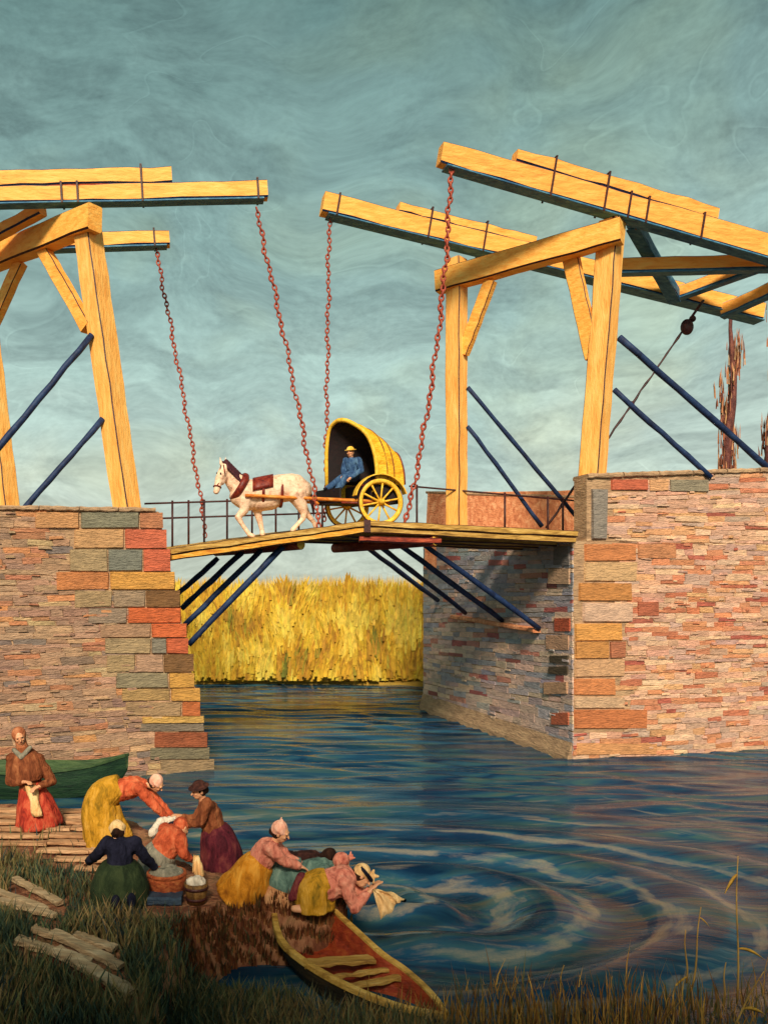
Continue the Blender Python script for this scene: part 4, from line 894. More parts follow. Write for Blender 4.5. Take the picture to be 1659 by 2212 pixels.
person('woman in dark plum striped skirt and dark hat, stooping towards the left', 10.85,
    dict(head=(430, 1708, -.04), neck=(438, 1728, 0), chest=(452, 1756, 0), pelvis=(466, 1806, 0), shL=(448, 1738, -.16), shR=(444, 1738, .16), elL=(432, 1778, -.18), elR=(424, 1772, .12), haL=(400, 1782, -.14), haR=(392, 1764, .1), knL=(466, 1850, -.1), knR=(472, 1850, .1), ftL=(470, 1893, -.1), ftR=(492, 1893, .1)),
    (-.85, -.45, -.25), ('cl_brown', .85), [(462, 1786, 0, .165, .15), (470, 1812, 0, .235, .21), (478, 1848, 0, .27, .25), (484, 1880, 0, .29, .27), (486, 1903, 0, .28, .26)], 'cl_plum', ('hat', 'cl_dark'), folds=10, amp=.05, seed=5, hair='cl_hair', k=.98)
person('kneeling woman in gold skirt and pink blouse leaning right, pink knotted cap', 9.65,
    dict(head=(606, 1799, -.03), neck=(594, 1820, 0), chest=(576, 1838, 0), pelvis=(548, 1882, 0), shL=(596, 1829, .15), shR=(584, 1834, -.16), elL=(622, 1854, .14), elR=(614, 1862, -.15), haL=(648, 1866, .12), haR=(646, 1872, -.08), knL=(560, 1940, .1), knR=(556, 1944, -.1), ftL=(490, 1936, .1), ftR=(486, 1940, -.1)),
    (.9, -.25, -.38), ('cl_pink', .95), [(566, 1860, 0, .165, .165), (548, 1882, 0, .22, .22), (534, 1910, 0, .25, .25), (514, 1930, 0, .26, .25), (496, 1946, 0, .24, .24)], 'cl_gold', ('scarf', 'cl_cap', (-.02, -.04, .085)), folds=6, amp=.055, seed=6, hair='cl_hair', k=.98)
person('dark haired woman in brown bent low behind the teal skirted one', 10.35,
    dict(head=(711, 1851, 0), neck=(694, 1856, 0), chest=(672, 1862, 0), pelvis=(612, 1872, 0), shL=(682, 1856, .14), shR=(680, 1864, -.14), elL=(706, 1882, .16), elR=(704, 1890, -.12), haL=(738, 1890, .14), haR=(740, 1894, -.08), knL=(630, 1912, .12), knR=(628, 1914, -.1), ftL=(572, 1914, .1), ftR=(570, 1916, -.1)),
    (.8, .45, -.4), ('cl_dark', .9), [(640, 1868, 0, .16, .16), (606, 1878, 0, .22, .22), (590, 1900, 0, .25, .25), (590, 1920, 0, .25, .25)], 'cl_dark', None, folds=7, seed=7, hair='cl_hair', k=.95)
def teal_extra(root, p, f, u, r_):
    m_ = loft_cloth([(P(612, 1916, 9.72), .24, .26), (P(606, 1934, 9.72), .27, .28), (P(604, 1949, 9.72), .275, .28)], amp=.03, folds=11, seed=31); m_.build('underskirt', 'cl_tan', root, smooth=True)
    m_ = MB(); m_.cap(P(652, 1898, 9.44), .07, P(630, 1940, 9.40), .045); m_.cap(P(658, 1902, 9.44), .06, P(645, 1942, 9.40), .04); m_.build('sash', 'cl_plum', root, remesh=.012)
person('woman with rounded teal skirt and peach headscarf bent towards the water', 9.8,
    dict(head=(737, 1867, 0), neck=(718, 1872, 0), chest=(692, 1880, 0), pelvis=(630, 1894, 0), shL=(704, 1874, .14), shR=(700, 1884, -.15), elL=(738, 1902, .16), elR=(734, 1908, -.08), haL=(772, 1914, .14), haR=(774, 1918, 0), knL=(640, 1940, .12), knR=(636, 1942, -.12), ftL=(576, 1942, .1), ftR=(572, 1944, -.1)),
    (.82, .2, -.55), ('cl_teal', .85), [(656, 1886, 0, .17, .17), (626, 1893, 0, .235, .235), (611, 1910, 0, .265, .27), (607, 1926, 0, .25, .26)], 'cl_teal', ('scarf', 'cl_pink', (-.03, .06, .10)), folds=5, amp=.03, seed=8, k=.98, extra=teal_extra)
def cream_extra(root, p, f, u, r_):
    m_ = MB(); h = p['head']; m_.torus(h + u * .05 + f * .01, .10, .022, u + f * .2, 20, 7); m_.build('cap_band', 'cl_navy', root, smooth=True)
    m_ = MB()
    for i in range(5): m_.cap(h + u * .07 + f * .08, .03, h + u * .07 + f * .08 + V((.07 * math.cos(i * 1.25), -.02, .07 * math.sin(i * 1.25))), .018, 8)
    m_.build('cap_bow', 'cl_cream', root, remesh=.011)
person('woman in yellow skirt and pink blouse dipping a cloth, cream cap with bow', 9.4,
    dict(head=(782, 1894, 0), neck=(764, 1896, 0), chest=(738, 1902, 0), pelvis=(688, 1922, 0), shL=(750, 1894, .16), shR=(744, 1908, -.15), elL=(782, 1938, .10), elR=(766, 1962, -.18), haL=(800, 1920, .06), haR=(804, 1922, -.12), knL=(700, 1958, .14), knR=(694, 1960, -.12), ftL=(640, 1962, .12), ftR=(636, 1964, -.1)),
    (.78, -.2, -.58), ('cl_pink', .7), [(712, 1908, 0, .165, .165), (690, 1918, 0, .215, .215), (682, 1938, 0, .225, .23), (684, 1962, 0, .22, .23)], 'cl_yellow', ('scarf', 'cl_cream'), folds=7, amp=.055, seed=9, k=.99, extra=cream_extra, palm=(.6, 0, -.6), tr=1.12, curl=.4, hair='cl_hair')

# linen, baskets, buckets
def cloth_lump(name, label, cat, pts, mat, rm=.014):
    m_ = MB()
    for a, ra_, b, rb_ in pts: m_.cap(a, ra_, b, rb_)
    o = m_.build(name, mat, remesh=rm)
    tx = bpy.data.textures.get('linen_creases') or bpy.data.textures.new('linen_creases', 'CLOUDS'); tx.noise_scale = .05
    dm = o.modifiers.new('creases', 'DISPLACE'); dm.texture = tx; dm.strength = .028; dm.mid_level = .5
    recenter(o, pts[-1][2]); return tag(o, label, cat)
def drape(name, label, apex, ends, mat, th=.012, fold=.03):
    m_ = MB(); nu, nv = 16, 10; up = []; dn = []
    for a in range(nv + 1):
        v_ = a / nv; r1 = []; r2 = []
        for b_ in range(nu + 1):
            q = b_ / nu * (len(ends) - 1); k_ = min(int(q), len(ends) - 2); e = ends[k_].lerp(ends[k_ + 1], q - k_); ap = apex[0].lerp(apex[1], b_ / nu)
            c_ = ap.lerp(e, v_) + V((.0, -fold * math.sin(b_ / nu * 15 + v_ * 2) * (.3 + .7 * v_), .02 * math.sin(math.pi * v_) + .012 * math.sin(b_ * 2.1 + a)))
            r1.append(c_); r2.append(c_ + V((0, th, -th * .4)))
        up.append(r1 + r2[::-1])
    m_.loft(up); o = m_.build(name, mat, smooth=True); recenter(o, ends[len(ends) // 2]); return tag(o, label, 'cloth')
drape('wet_cloth', 'peach cloth held into the water by the woman in the cream cap', (P(804, 1924, 9.22), P(812, 1922, 9.24)), [P(822, 1984, 9.2), P(838, 1976, 9.2), P(852, 1962, 9.22), P(858, 1950, 9.26), P(876, 1944, 9.3)], 'cl_cream')
cloth_lump('wrung_cloth', 'pale cloth being wrung between the bending woman and the dark hat', 'cloth', [(P(372, 1774, 11.4), .06, P(345, 1775, 11.3), .055), (P(345, 1775, 11.3), .05, P(330, 1800, 11.2), .06), (P(366, 1772, 11.4), .05, P(390, 1766, 11.2), .03)], 'cl_white')
drape('yellow_cloth', 'yellowish cloth wrung out beside the dark striped skirt', (P(418, 1848, 10.1), P(430, 1850, 10.1)), [P(416, 1884, 10.0), P(428, 1900, 9.98), P(442, 1892, 10.0)], 'cl_cream')
cloth_lump('dark_linen', 'dark bundle lying beside the hand of the woman in the dark hat', 'cloth', [(P(366, 1786, 10.8), .05, P(392, 1780, 10.8), .06)], 'cl_navy')
def lathe(mb, c, prof, n=28, sx=1.0, mi=0):
    mb.loft([[c + V((r * sx * math.cos(2 * math.pi * j / n), r * math.sin(2 * math.pi * j / n), z)) for j in range(n)] for r, z in prof], mi=mi)
bc = P(360, 1921, 9.75); bc.z = bank_z(bc.x, bc.y)
bk = thing('washing_basket', 'low orange wicker basket on the planks, linen over its rim', 'basket', bc)
m_ = MB(); lathe(m_, bc, [(.16, .0), (.19, .06), (.215, .18), (.225, .26), (.20, .26), (.18, .12), (.10, .05)], sx=1.05); m_.build('basket_body', 'basket', bk, smooth=True)
m_ = MB(); m_.torus(bc + V((0, 0, .27)), .215, .024, V((0, 0, 1)), 30, 8); m_.build('rim', 'basket', bk, smooth=True)
cloth_lump('folded_linen', 'grey and cream linen piled in the orange basket', 'linen', [(bc + V((-.12, -.06, .26)), .09, bc + V((.08, -.1, .28)), .085), (bc + V((0, .05, .27)), .1, bc + V((.14, .02, .26)), .07)], 'cl_grey')
bb = P(356, 1950, 9.5); bb.z = bank_z(bb.x, bb.y)
m_ = MB(); m_.beam(bb + V((-.2, 0, .05)), bb + V((.2, 0, .05)), .24, .11, md=0, jit=.01); o = m_.build('wash_board', 'crate_blue'); recenter(o, bb); tag(o, 'flat blue washing board lying in front of the orange basket', 'board')
bc = P(424, 1944, 9.5); bc.z = bank_z(bc.x, bc.y)
bk = thing('bucket', 'brown wooden bucket heaped with white washing near the dark skirt', 'bucket', bc)
m_ = MB(); lathe(m_, bc, [(.105, 0), (.12, .1), (.137, .23), (.122, .23), (.11, .12), (.06, .05)]); m_.build('bucket_body', 'bucket', bk, smooth=True)
for z_, r_ in ((.055, .117), (.175, .134)):
    m_ = MB(); m_.torus(bc + V((0, 0, z_)), r_, .009, V((0, 0, 1)), 30, 6, sq=2); m_.build('hoop', 'iron', bk, smooth=True)
cloth_lump('white_washing', 'heap of white washing lying in the brown bucket', 'linen', [(bc + V((-.06, 0, .23)), .06, bc + V((.06, -.02, .24)), .06), (bc + V((0, .05, .25)), .05, bc + V((.02, -.04, .27)), .05)], 'cl_white')

# ---------------------------------------------------------------- planks, boats
def plank(label, p0, p1, w_, mat, group, n_=3):
    q = (p0 + p1) / 2
    m_ = MB(); m_.beam(p0, p1, w_, .05, seg=10, jit=.009, ct=.008, cb=.008, md=0); o = m_.build('plank', mat); recenter(o, q); tag(o, label, 'plank', group)
def on_bank(x, y, dz_=.04, Y=None):
    z = ZB
    for _ in range(12):
        p = W(x, y, z); z = bank_z(p.x, p.y)
    p = W(x, y, z); p.z += dz_; return p
for i, (x0, y0, x1, y1, w_, lb) in enumerate([(-30, 1925, 98, 1978, .11, 'grey splintered plank in the grass, upper one at the left edge'), (-10, 1958, 120, 1994, .10, 'grey splintered plank at the left edge, just below another'), (32, 1915, 130, 1962, .10, 'short grey driftwood plank sticking up from the grass'),
        (36, 2042, 196, 2098, .13, 'long pale driftwood plank, lowest of the pile in the grass'), (120, 2068, 284, 2160, .14, 'pale driftwood plank crossing the pile in the grass to its lower right end'), (112, 2034, 262, 2106, .12, 'pale driftwood plank on top of the pile in the grass'), (160, 2030, 250, 2064, .11, 'short pale driftwood plank at the upper side of the pile in the grass'), (72, 2022, 150, 2050, .10, 'small pale driftwood piece at the upper left of the pile')]):
    plank(lb, on_bank(x0, y0, .05 + .02 * (i % 3)), on_bank(x1, y1, .06 + .015 * (i % 2)), w_, 'plank2', 'driftwood planks in the grass')
wsx = thing('washing_stage', 'flat pinkish plank staging on the bank under the standing woman', 'staging', on_bank(130, 1830, 0))
m_ = MB(); k_ = 0
for y in (1752, 1764, 1777, 1791, 1806, 1822, 1839, 1857, 1876):
    x0 = -120 if y < 1830 else -120 + (y - 1820) * 5; x1 = 205 + (y - 1752) * .55 + random.uniform(-12, 16)
    if y > 1830: x0 = 60 + (y - 1830) * 2.2
    cuts = sorted([x0, x1, random.uniform(x0 + 60, x1 - 60)])
    for a, b_ in zip(cuts[:-1], cuts[1:]):
        p0, p1 = W(a + 1, y + random.uniform(-2, 2), ZB + .05), W(b_ - 1, y + random.uniform(-2, 2), ZB + .05)
        m_.beam(p0, p1, .17 - .004 * k_, .05, ct=.01, cb=.01, md=0, jit=.008)
    k_ += 1
m_.build('boards', 'plank', wsx)
for y, x1 in ((1800, 230), (1862, 250)):
    m_ = MB(); m_.beam(W(-60 if y < 1830 else 90, y, ZB + .0), W(x1, y - 4, ZB + .0), .1, .05, md=0); m_.build('bearer', 'boat_out', wsx)

def boat(name, label, cat, gl, gr, depth, mats, thw=(), inner=None, wall=.045, floor_up=.06):
    """gl, gr: gunwale points stern to bow (same count)"""
    c0 = (gl[0] + gr[0]) / 2; root = thing(name, label, cat, c0 - V((0, 0, depth)))
    n = len(gl); outer = []; innr = []
    for i in range(n):
        a, b = gl[i], gr[i]; d = (b - a); wv = d.normalized() if d.length > 1e-4 else V((1, 0, 0)); m_ = (a + b) / 2; dp = depth * (1 - .55 * max(0, (i / (n - 1) - .7) / .3) ** 2)
        K = [(0, 0), (.06, .45), (.18, .82), (.36, .98), (.5, 1.0), (.64, .98), (.82, .82), (.94, .45), (1, 0)]
        outer.append([a + d * u + V((0, 0, -dp * v)) for u, v in K])
        ins = min(wall, d.length * .2); a2, b2 = a + wv * ins, b - wv * ins
        innr.append([a2 + (b2 - a2) * u + V((0, 0, -max(0, (dp - floor_up)) * min(1, v * 1.06) + .0)) for u, v in K])
    m_ = MB(); m_.loft(outer, cap=True, closed=False); m_.f.append(tuple(range(9))); m_.m.append(0); m_.c.append((1, 1, 1)); hull = m_.build('hull', mats[0], root, smooth=False)
    m_ = MB(); m_.loft([r[::-1] for r in innr], cap=False, closed=False); o = len(m_.v); m_.v += [tuple(x) for x in innr[0]]; m_.f.append(tuple(range(o, o + 9))); m_.m.append(0); m_.c.append((1, 1, 1)); m_.build('inside', mats[1], root)
    for g in (gl, gr):
        m_ = MB()
        for i in range(n - 1): pass
        rings = []
        for i in range(n):
            s_ = ((gr[i] - gl[i]).normalized() if (gr[i] - gl[i]).length > 1e-4 else V((1, 0, 0))) * (1 if g is gl else -1)
            rings.append([g[i] + s_ * x + V((0, 0, z)) for x, z in ((-.022, -.03), (.045, -.03), (.045, .024), (.036, .032), (-.014, .032), (-.022, .024))])
        m_.loft(rings); m_.build('gunwale', mats[2], root)
    m_ = MB(); m_.beam(gl[0] + V((0, 0, .03)), gr[0] + V((0, 0, .03)), .09, .08, md=0); m_.build('transom_rail', mats[2], root)
    for t_, w_, dz_ in thw:
        i = int(t_ * (n - 1)); f = t_ * (n - 1) - i; a = gl[i].lerp(gl[min(i + 1, n - 1)], f); b = gr[i].lerp(gr[min(i + 1, n - 1)], f); d = (b - a).normalized()
        m_ = MB(); m_.beam(a + d * .06 - V((0, 0, dz_)), b - d * .06 - V((0, 0, dz_)), w_, .04, md=0, ct=.006, cb=.006); m_.build('thwart', mats[3], root)
    return root
def curve(pts, n):
    out = []; m = len(pts)
    for i in range(n):
        q = i / (n - 1) * (m - 1); k_ = min(int(q), m - 2); t_ = q - k_; g = lambda j: pts[min(max(j, 0), m - 1)]
        a, b, c_, d = g(k_ - 1), g(k_), g(k_ + 1), g(k_ + 2)
        out.append((b * 2 + (c_ - a) * t_ + (a * 2 - b * 5 + c_ * 4 - d) * t_ * t_ + (b * 3 - a - c_ * 3 + d) * t_ ** 3) * .5)
    return out
gl = curve([W(588, 1962, .62), W(603, 2030, .50), W(655, 2079, .40), W(727, 2122, .30), W(799, 2155, .21), W(871, 2180, .13), W(962, 2197, .06)], 19)
gr = curve([W(724, 1970, .62), W(778, 2019, .50), W(828, 2064, .40), W(872, 2094, .30), W(912, 2128, .20), W(944, 2162, .12), W(966, 2194, .06)], 19)
rb = boat('rowing_boat', 'half sunken red and ochre rowing boat moored below the washing place', 'boat', gl, gr, .42, ('boat_out', 'boat_in', 'boat_rail', 'thwart'), ((.30, .17, .07), (.41, .05, .08), (.50, .10, .08)))
gy_ = [W(-80, 1742, -.02).y, 17.0]
b0 = W(-70, 1728, 0); b1 = W(272, 1712, 0)
gl2 = curve([V((b0.x, b0.y - .1, .62)), V((b0.x + 1.2, b0.y - .25, .60)), V((b0.x + 2.4, b0.y + .05, .66)), V((b1.x, b1.y - .05, .80))], 15)
gr2 = curve([V((b0.x, b0.y + .9, .62)), V((b0.x + 1.2, b0.y + 1.0, .60)), V((b0.x + 2.4, b0.y + .7, .66)), V((b1.x + .05, b1.y + .05, .80))], 15)
boat('rowing_boat', 'green rowing boat lying along the foot of the left abutment', 'boat', gl2, gr2, .75, ('green_hull', 'green_in', 'green_in', 'green_in'), ((.35, .2, .1),))
# ---------------------------------------------------------------- horse
HY_ = 20.95
def hz(x, Y): q = P(x, 1150, Y); return V((q.x, q.y, deck_z(q.x, q.y)))
hb = hz(590, HY_)
horse = thing('horse', 'white draught horse walking left across the bridge in dark red harness', 'horse', hb)
b = MB(); Q = lambda x, y, d=0: P(x, y, HY_ + (x - 560) * .003 + d)
# trunk
for (x0, y0, r0, x1, y1, r1) in [(528, 1064, .30, 560, 1066, .31), (560, 1066, .31, 600, 1058, .32), (600, 1056, .32, 634, 1052, .31), (634, 1052, .30, 652, 1058, .24), (520, 1072, .25, 535, 1078, .27), (585, 1076, .27, 560, 1080, .26)]:
    b.cap(Q(x0, y0), r0 * 1.13, Q(x1, y1), r1 * 1.13, 16)
# neck and head
b.cap(Q(528, 1054), .25, Q(506, 1036), .21, 14); b.cap(Q(506, 1036), .21, Q(492, 1014, -.05), .15, 14); b.cap(Q(516, 1062), .20, Q(498, 1036), .17, 14)
b.cap(Q(485, 1012, -.1), .125, Q(473, 1036, -.2), .105, 14); b.cap(Q(473, 1036, -.2), .10, Q(468, 1060, -.26), .078, 14); b.ell(Q(467, 1062, -.28), (.075, .08, .07)); b.cap(Q(486, 1024, -.06), .12, Q(478, 1040, -.16), .10, 14)
for d in (-.02, .12): b.cap(Q(480 + d * 60 - 1, 1002, -.1 + d), .045, Q(478 + d * 90 - 1, 987, -.1 + d), .012, 8)
b.ell(Q(468, 1064, -.34), (.03, .03, .025))
def leg(pts):
    for (x0, y0, d0, r0), (x1, y1, d1, r1) in zip(pts[:-1], pts[1:]): b.cap(Q(x0, y0, d0), r0 * 1.14, Q(x1, y1, d1), r1 * 1.14, 10)
dzl = lambda x, d: HY - (deck_z(Q(x, 0, d).x, Q(x, 0, d).y) - EYE) * FOC / Q(x, 0, d).y
leg([(530, 1080, -.16, .17), (528, 1102, -.17, .10), (514, 1117, -.18, .072), (524, 1134, -.18, .05), (538, dzl(546, -.18) - 6, -.18, .05), (546, dzl(546, -.18) - 2, -.18, .06)])   # lifted near fore leg
leg([(548, 1080, .14, .16), (556, 1104, .12, .10), (562, 1128, .12, .068), (566, 1146, .12, .05), (567, dzl(567, .12) - 4, .12, .065)])
leg([(640, 1066, -.16, .24), (650, 1090, -.17, .15), (657, 1108, -.17, .085), (655, 1120, -.17, .062), (640, 1136, -.17, .05), (633, dzl(633, -.17) - 3, -.17, .062)])
leg([(640, 1070, .14, .22), (652, 1092, .14, .13), (664, 1112, .14, .072), (678, 1128, .14, .05), (682, dzl(682, .14) - 3, .14, .06)])
b.build('body', 'horse', horse, remesh=.022, fair=3)
m_ = MB()
for i in range(9):
    t_ = i / 8; a = Q(489, 1000, -.02).lerp(Q(525, 1036), t_); m_.cap(a + V((0, -.04, .03)), .065, a + V((.06 - .03 * t_, -.20, -.17)), .04, 8)
m_.cap(Q(481, 998, -.08), .035, Q(476, 1014, -.2), .02, 8); m_.build('mane', 'mane', horse, remesh=.018)
m_ = MB(); m_.cap(Q(655, 1046), .05, Q(668, 1064), .07); m_.cap(Q(668, 1064), .07, Q(676, 1092), .05); m_.cap(Q(676, 1092), .05, Q(678, 1116), .015); m_.build('tail', 'mane', horse, remesh=.018)
for s_ in (0, 1):
    m_ = MB(); m_.ell(Q(474, 1022, -.30 + s_ * .2) + V((0.03 - .09 * s_, 0, 0)), (.022, .02, .022)); m_.build('eye', 'eye', horse, smooth=True)
m_ = MB(); m_.torus(Q(517, 1052), .32, .075, (Q(500, 1044) - Q(530, 1062)), 30, 10, sq=1.2); m_.build('collar', 'leather', horse, smooth=True)
m_ = MB(); rg = []
for i, x in enumerate((546, 562, 580, 590)):
    c_ = Q(x, 1066 - .2 * (x - 546)); rg.append([c_ + V((0, math.cos(q) * .40, math.sin(q) * .392)) for q in [math.pi * (.02 + .96 * j / 14) for j in range(15)]] + [c_ + V((0, math.cos(q) * .33, math.sin(q) * .33)) for q in [math.pi * (.02 + .96 * j / 14) for j in range(14, -1, -1)]])
m_.loft(rg); m_.build('saddle_pad', 'leather', horse, smooth=True)
for x, rr in ((566, .395), (606, .39)):
    m_ = MB(); m_.torus(Q(x, 1064), rr - .02, .02, V((1, .1, 0)), 30, 6, sq=2); m_.build('girth_strap', 'leather', horse, smooth=True)
for (x0, y0), (x1, y1) in (((470, 1048), (486, 1022)), ((486, 1022), (483, 1004))):
    m_ = MB(); m_.tube([Q(x0, y0, -.32), Q(x1, y1, -.2)], .016, 6); m_.build('bridle_strap', 'leather', horse, smooth=True)
m_ = MB(); m_.torus(Q(469.5, 1052, -.25), .095, .014, Q(468, 1060, -.26) - Q(473, 1036, -.2), 20, 6); m_.build('noseband', 'leather', horse, smooth=True)

# ---------------------------------------------------------------- carriage
CY = 21.35
c0 = hz(800, CY)
cart = thing('carriage', 'two wheeled gig with yellow arched hood and dark inside, on the bridge', 'carriage', c0)
AX = V((.97, .24, 0)).normalized(); SDv = V((-.60, .80, 0))         # backwards along the bridge; across to the far side
wc = P(822, 1066, CY); wr_ = .60; wc.z = deck_z(wc.x, wc.y) + wr_ + .02
def wheel(c_, parent):
    ax = V((-.24, .97, 0)); m_ = MB(); m_.torus(c_, wr_ - .05, .065, ax, 40, 8); w_ = m_.build('wheel', 'wheel', parent, smooth=True)
    m_ = MB(); m_.torus(c_, wr_ - .004, .022, ax, 40, 6, sq=2.4); m_.build('tyre', 'iron', w_, smooth=True)
    m_ = MB(); m_.cap(c_ - ax * .13, .075, c_ + ax * .1, .09); m_.build('hub', 'wheel', w_, smooth=True)
    u1, u2 = V((.97, .24, 0)), V((0, 0, 1))
    for i in range(10):
        th = 2 * math.pi * i / 10 + .2; d = u1 * math.cos(th) + u2 * math.sin(th); m_ = MB(); m_.tube([c_ + d * .07, c_ + d * .3, c_ + d * (wr_ - .07)], [.03, .024, .028], 6); m_.build('spoke', 'wheel', w_, smooth=True)
wheel(wc, cart)
wf = wc + SDv * 1.25; wheel(wf, cart)
m_ = MB(); m_.tube([wc, wf], .045, 8); m_.build('axle', 'iron', cart, smooth=True)
mid = wc + SDv * .62
def cpt(x, s_, z): return mid + AX * x + SDv * s_ + V((0, 0, z))     # x backwards, s across (far +), z up from the hub
def panel(name, mat, x0, x1, s0, s1, z0, z1, **k):
    m_ = MB(); q = [cpt(x, s_, z) for z in (z0, z1) for x, s_ in ((x0, s0), (x1, s0), (x1, s1), (x0, s1))]; m_.hexa(q); return m_.build(name, mat, cart)
panel('floor', 'dark', -.95, .62, -.48, .48, -.02, .06)
panel('box_side', 'dark', -.10, .62, -.52, -.48, .062, .55); panel('box_side', 'hood', -.35, .62, .48, .52, .062, .55)
panel('box_back', 'hood', .58, .62, -.478, .478, .062, .62)
panel('seat', 'leather', -.12, .45, -.476, .476, .40, .50)
panel('footboard', 'dark', -1.0, -.95, -.46, .46, .062, .36)
panel('seat_apron', 'dark', -.16, -.125, -.476, .476, .062, .46)
# arched hood: near jamb cut back, far jamb forward
n_ = 26; rgs = []
for k_ in range(9):
    t_ = k_ / 8; ring = []; rin = []
    for j in range(n_ + 1):
        th = math.pi * j / n_; cs = math.cos(th)          # +1 far side, -1 near side
        xf = (-.62 if cs > 0 else -.62 + .58 * (-cs) ** 1.3) - .08 * math.sin(th)
        xb = .74 - .10 * math.sin(th); x = xf + (xb - xf) * t_; sc = 1 - .05 * t_ * t_
        zt_ = .46 + (1.70 - .74 * t_ ** 1.7) * max(0, math.sin(th)) ** .62 + .012 * math.sin(t_ * 20 + j)
        zi_ = .46 + (1.70 - .74 * t_ ** 1.7 - .05) * max(0, math.sin(th)) ** .62
        s_ = .56 * sc * (abs(cs) ** .8) * (1 if cs > 0 else -1)
        ring.append(cpt(x, s_, zt_)); rin.append(cpt(x, s_ * .93, zi_))
    rgs.append((ring, rin))
m_ = MB(); m_.loft([r for r, _ in rgs], closed=False); fo = [(rgs[0][0], rgs[0][1])]
m_.loft([rgs[0][0], rgs[0][1]], closed=False); m_.v += []; o = len(m_.v); m_.v += [tuple(x) for x in rgs[-1][0]]; m_.f.append(tuple(range(o, o + n_ + 1))); m_.m.append(0); m_.c.append((1, 1, 1))
m_.build('hood', 'hood', cart, smooth=True)
m_ = MB(); m_.loft([r[::-1] for _, r in rgs[:8]], closed=False); o = len(m_.v); m_.v += [tuple(x) for x in rgs[7][1]]; m_.f.append(tuple(range(o, o + n_ + 1))[::-1]); m_.m.append(0); m_.c.append((1, 1, 1)); m_.build('hood_lining', 'dark', cart)
m_ = MB(); m_.tube(rgs[0][0], .055, 7); m_.build('hood_hoop', 'wheel', cart, smooth=True)
m_ = MB(); m_.tube([q + V((0, 0, .012)) for q in rgs[8][0]], .024, 6); m_.build('hood_hoop', 'leather', cart, smooth=True)
for k_ in (3, 5):
    m_ = MB(); m_.tube([q + V((0, 0, .006)) for q in rgs[k_][0]], [.006 + .012 * random.random() for _ in rgs[k_][0]], 6); m_.build('hood_seam', 'leather', cart, smooth=True)
for s_, nm in ((-.5, 0), (.42, 1)):
    m_ = MB(); e = Q(530, 1070, -.40 if not nm else .38); m_.tube([cpt(.3, s_, .02), cpt(-.9, s_, .04), e.lerp(cpt(-.9, s_, .04), .5), e], [.045, .045, .042, .04], 8); m_.build('shaft', 'shaft' if not nm else 'shaft', cart, smooth=True)
m_ = MB(); m_.tube([cpt(.3, -.54, -.03), cpt(-1.0, -.54, -.03)], .03, 6); m_.build('frame_rail', 'leather', cart, smooth=True)
# fender over the near wheel
m_ = MB(); rg = []
for i in range(15):
    th = math.radians(168 - 150 * i / 14); c_ = wc + AX * (.70 * math.cos(th)) + V((0, 0, .70 * math.sin(th))); dd = (AX * math.cos(th) + V((0, 0, math.sin(th))))
    rg.append([c_ + V((-.24, .97, 0)) * a + dd * z for a, z in ((-.10, 0), (.14, 0), (.14, .03), (-.10, .03))])
m_.loft(rg); m_.build('mudguard', 'wheel', cart)

def cq(x, y, d): return (x, y, d)
dj = dict(head=(757, 977, -.02), neck=(758, 990, 0), chest=(760, 1003, 0), pelvis=(764, 1026, .04), shL=(748, 995, .12), shR=(774, 995, -.12), elL=(742, 1014, .06), elR=(781, 1016, -.22), haL=(742, 1028, -.2), haR=(757, 1032, -.36), knL=(738, 1034, -.05), knR=(746, 1034, -.26), ftL=(706, 1056, -.1), ftR=(727, 1060, -.3))
person('carriage driver in blue coat and straw hat sitting under the yellow hood', CY + .5, dj, (-.45, -.85, -.15), ('cl_blue', .9), None, None, ('hat', 'cl_straw'), seed=20, trousers='cl_blue', shoes='cl_navy', group=None, base=P(764, 1036, CY + .5), k=1.14, curl=1.2)
# ---------------------------------------------------------------- tall reed stalks standing in the shallows
def stalk(label, x, y0, y1, lean=0, leaves=(), bend=0, Y=None):
    p0 = W(x, y0, -.02); p1 = P(x + lean, y1, p0.y); m_ = MB()
    t = thing('reed_stalk', label, 'reed', p0, 'lone reed stalks in the shallows')
    pts = [p0.lerp(p1, i / 8) + V((math.sin(i * .8) * .012 + bend * (i / 8) ** 2, 0, 0)) for i in range(9)]
    m_.tube(pts, [.011 - .0008 * i for i in range(9)], 6); m_.build('stem', M['reed_stem'], t, smooth=True)
    for f_, dx, dz_, wd in leaves:
        q = pts[int(f_ * 8)]; c_ = MB(); r = []
        for i in range(7):
            s_ = i / 6; c = q + V((dx * s_, -.02 * s_, dz_ * s_ - abs(dx) * .5 * s_ * s_)); h = wd * math.sin(math.pi * (.12 + .86 * s_))
            r.append([c + V((-.2 * h, 0, h)), c + V((0, -.008, 0)), c + V((.2 * h, 0, -h)), c + V((0, .008, 0))])
        c_.loft(r); c_.build('leaf', M['reed_leaf'], t, smooth=True)
M['reed_stem'] = paint('dry_reed_stem', [S(110, 80, 36), S(168, 128, 60), S(200, 160, 84)], (9, 9, 2), .4, dist=.005)
M['reed_leaf'] = paint('yellow_reed_leaf', [S(150, 108, 30), S(206, 160, 56)], (9, 9, 9), .4, dist=.005)
stalk('tallest lone reed stalk with drooping yellow leaves near the right edge', 1592, 2170, 1850, 2, ((.95, -.14, -.12, .028), (.45, .26, .02, .02)), .0)
stalk('lone reed stalk with a bent knob top, left of the tallest stalk', 1494, 2140, 1960, 26, ((.9, .1, -.05, .012),), -.03)
stalk('short reed stalk with one leaf pointing left, in the shallows', 1483, 2125, 2010, -2, ((.2, -.22, -.1, .016),))
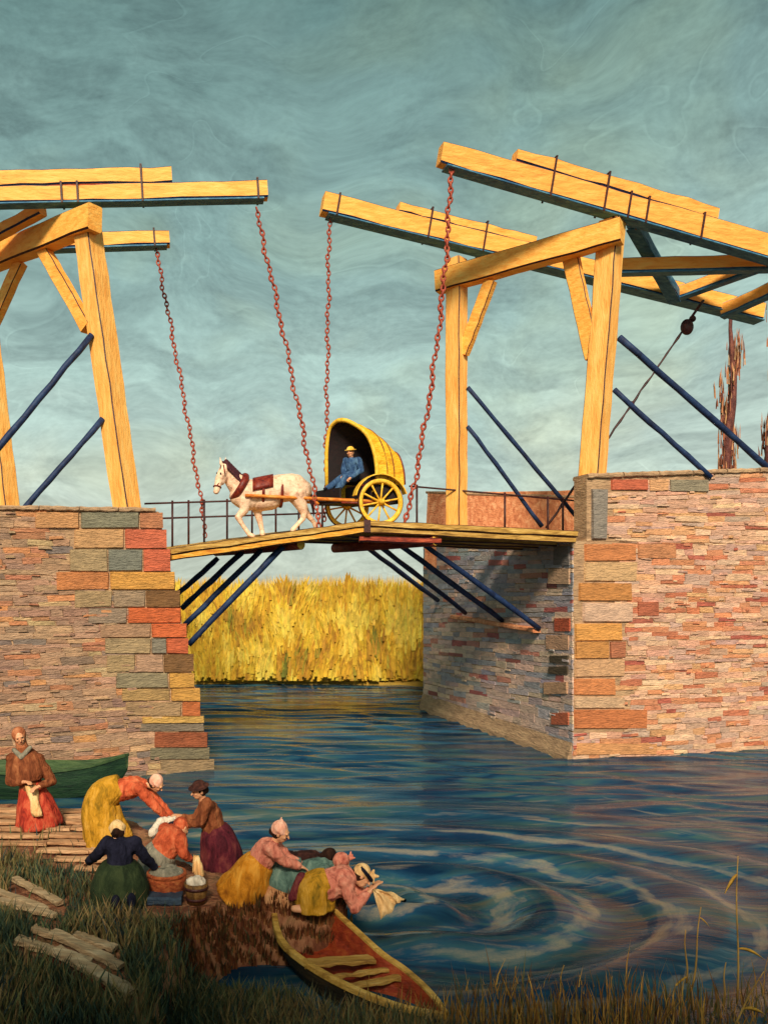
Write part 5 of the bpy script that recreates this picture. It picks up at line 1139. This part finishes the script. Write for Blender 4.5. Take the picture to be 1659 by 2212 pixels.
stalk('thin reed stalk close to the sunken bow, leaning slightly right', 1118, 2148, 2088, -4)
stalk('thin reed stalk right of the sunken bow, leaning right', 1204, 2170, 2086, 14)
stalk('thin reed stalk standing upright beneath the ripples', 1325, 2175, 2110, -3)
stalk('thin brown reed stalk leaning between the tall ones', 1562, 2180, 2080, 6)
stalk('thick reed blade rising obliquely from the lower right corner', 1560, 2260, 2100, 90, ((.6, .2, .05, .02),))

# ---------------------------------------------------------------- unseen trees added behind the viewer to darken the foreground
def added_shade_tree(label, x, y, h, cr, n):
    b0 = V((x, y, .4)); tr = thing('added_shade_tree', label, 'tree', b0, 'unseen trees added behind the viewer to shade the foreground')
    m_ = MB(); m_.tube([b0 + V((math.sin(i) * .1, 0, h * .8 * i / 8)) for i in range(9)], [.35 - .03 * i for i in range(9)], 8)
    c_ = MB(); cl = []
    for i in range(26):
        d = V((random.gauss(0, 1), random.gauss(0, 1), random.gauss(0, .9))).normalized() * random.uniform(.3, 1) ; cl.append(b0 + V((0, 0, h * .62)) + V((d.x * cr, d.y * cr, d.z * h * .36)))
        m_.tube([b0 + V((0, 0, h * random.uniform(.25, .6))), cl[-1]], [.09, .02], 5)
    m_.build('trunk', 'bark', tr, smooth=True)
    pal = [S(60, 84, 40), S(80, 104, 50), S(104, 120, 60)]
    for i in range(n):
        p = random.choice(cl) + V((random.gauss(0, .55), random.gauss(0, .55), random.gauss(0, .5)))
        blade(c_, p, random.uniform(.3, .5), random.uniform(.2, .34), (random.uniform(-1, 1), random.uniform(-1, 1)), jitcol(random.choice(pal)))
    c_.build('crown', 'leafy', tr)

for i, (x, y, h) in enumerate(((-5.2, -3.4, 9.6), (-1.4, -3.2, 9.2), (2.6, -3.6, 9.3), (6.6, -3.2, 9.0))):
    added_shade_tree(('unseen leafy tree added far left behind the viewer for shade', 'unseen leafy tree added just left behind the viewer for shade', 'unseen leafy tree added just right behind the viewer for shade', 'unseen leafy tree added far right behind the viewer for shade')[i], x, y, h, 2.5, 1500)
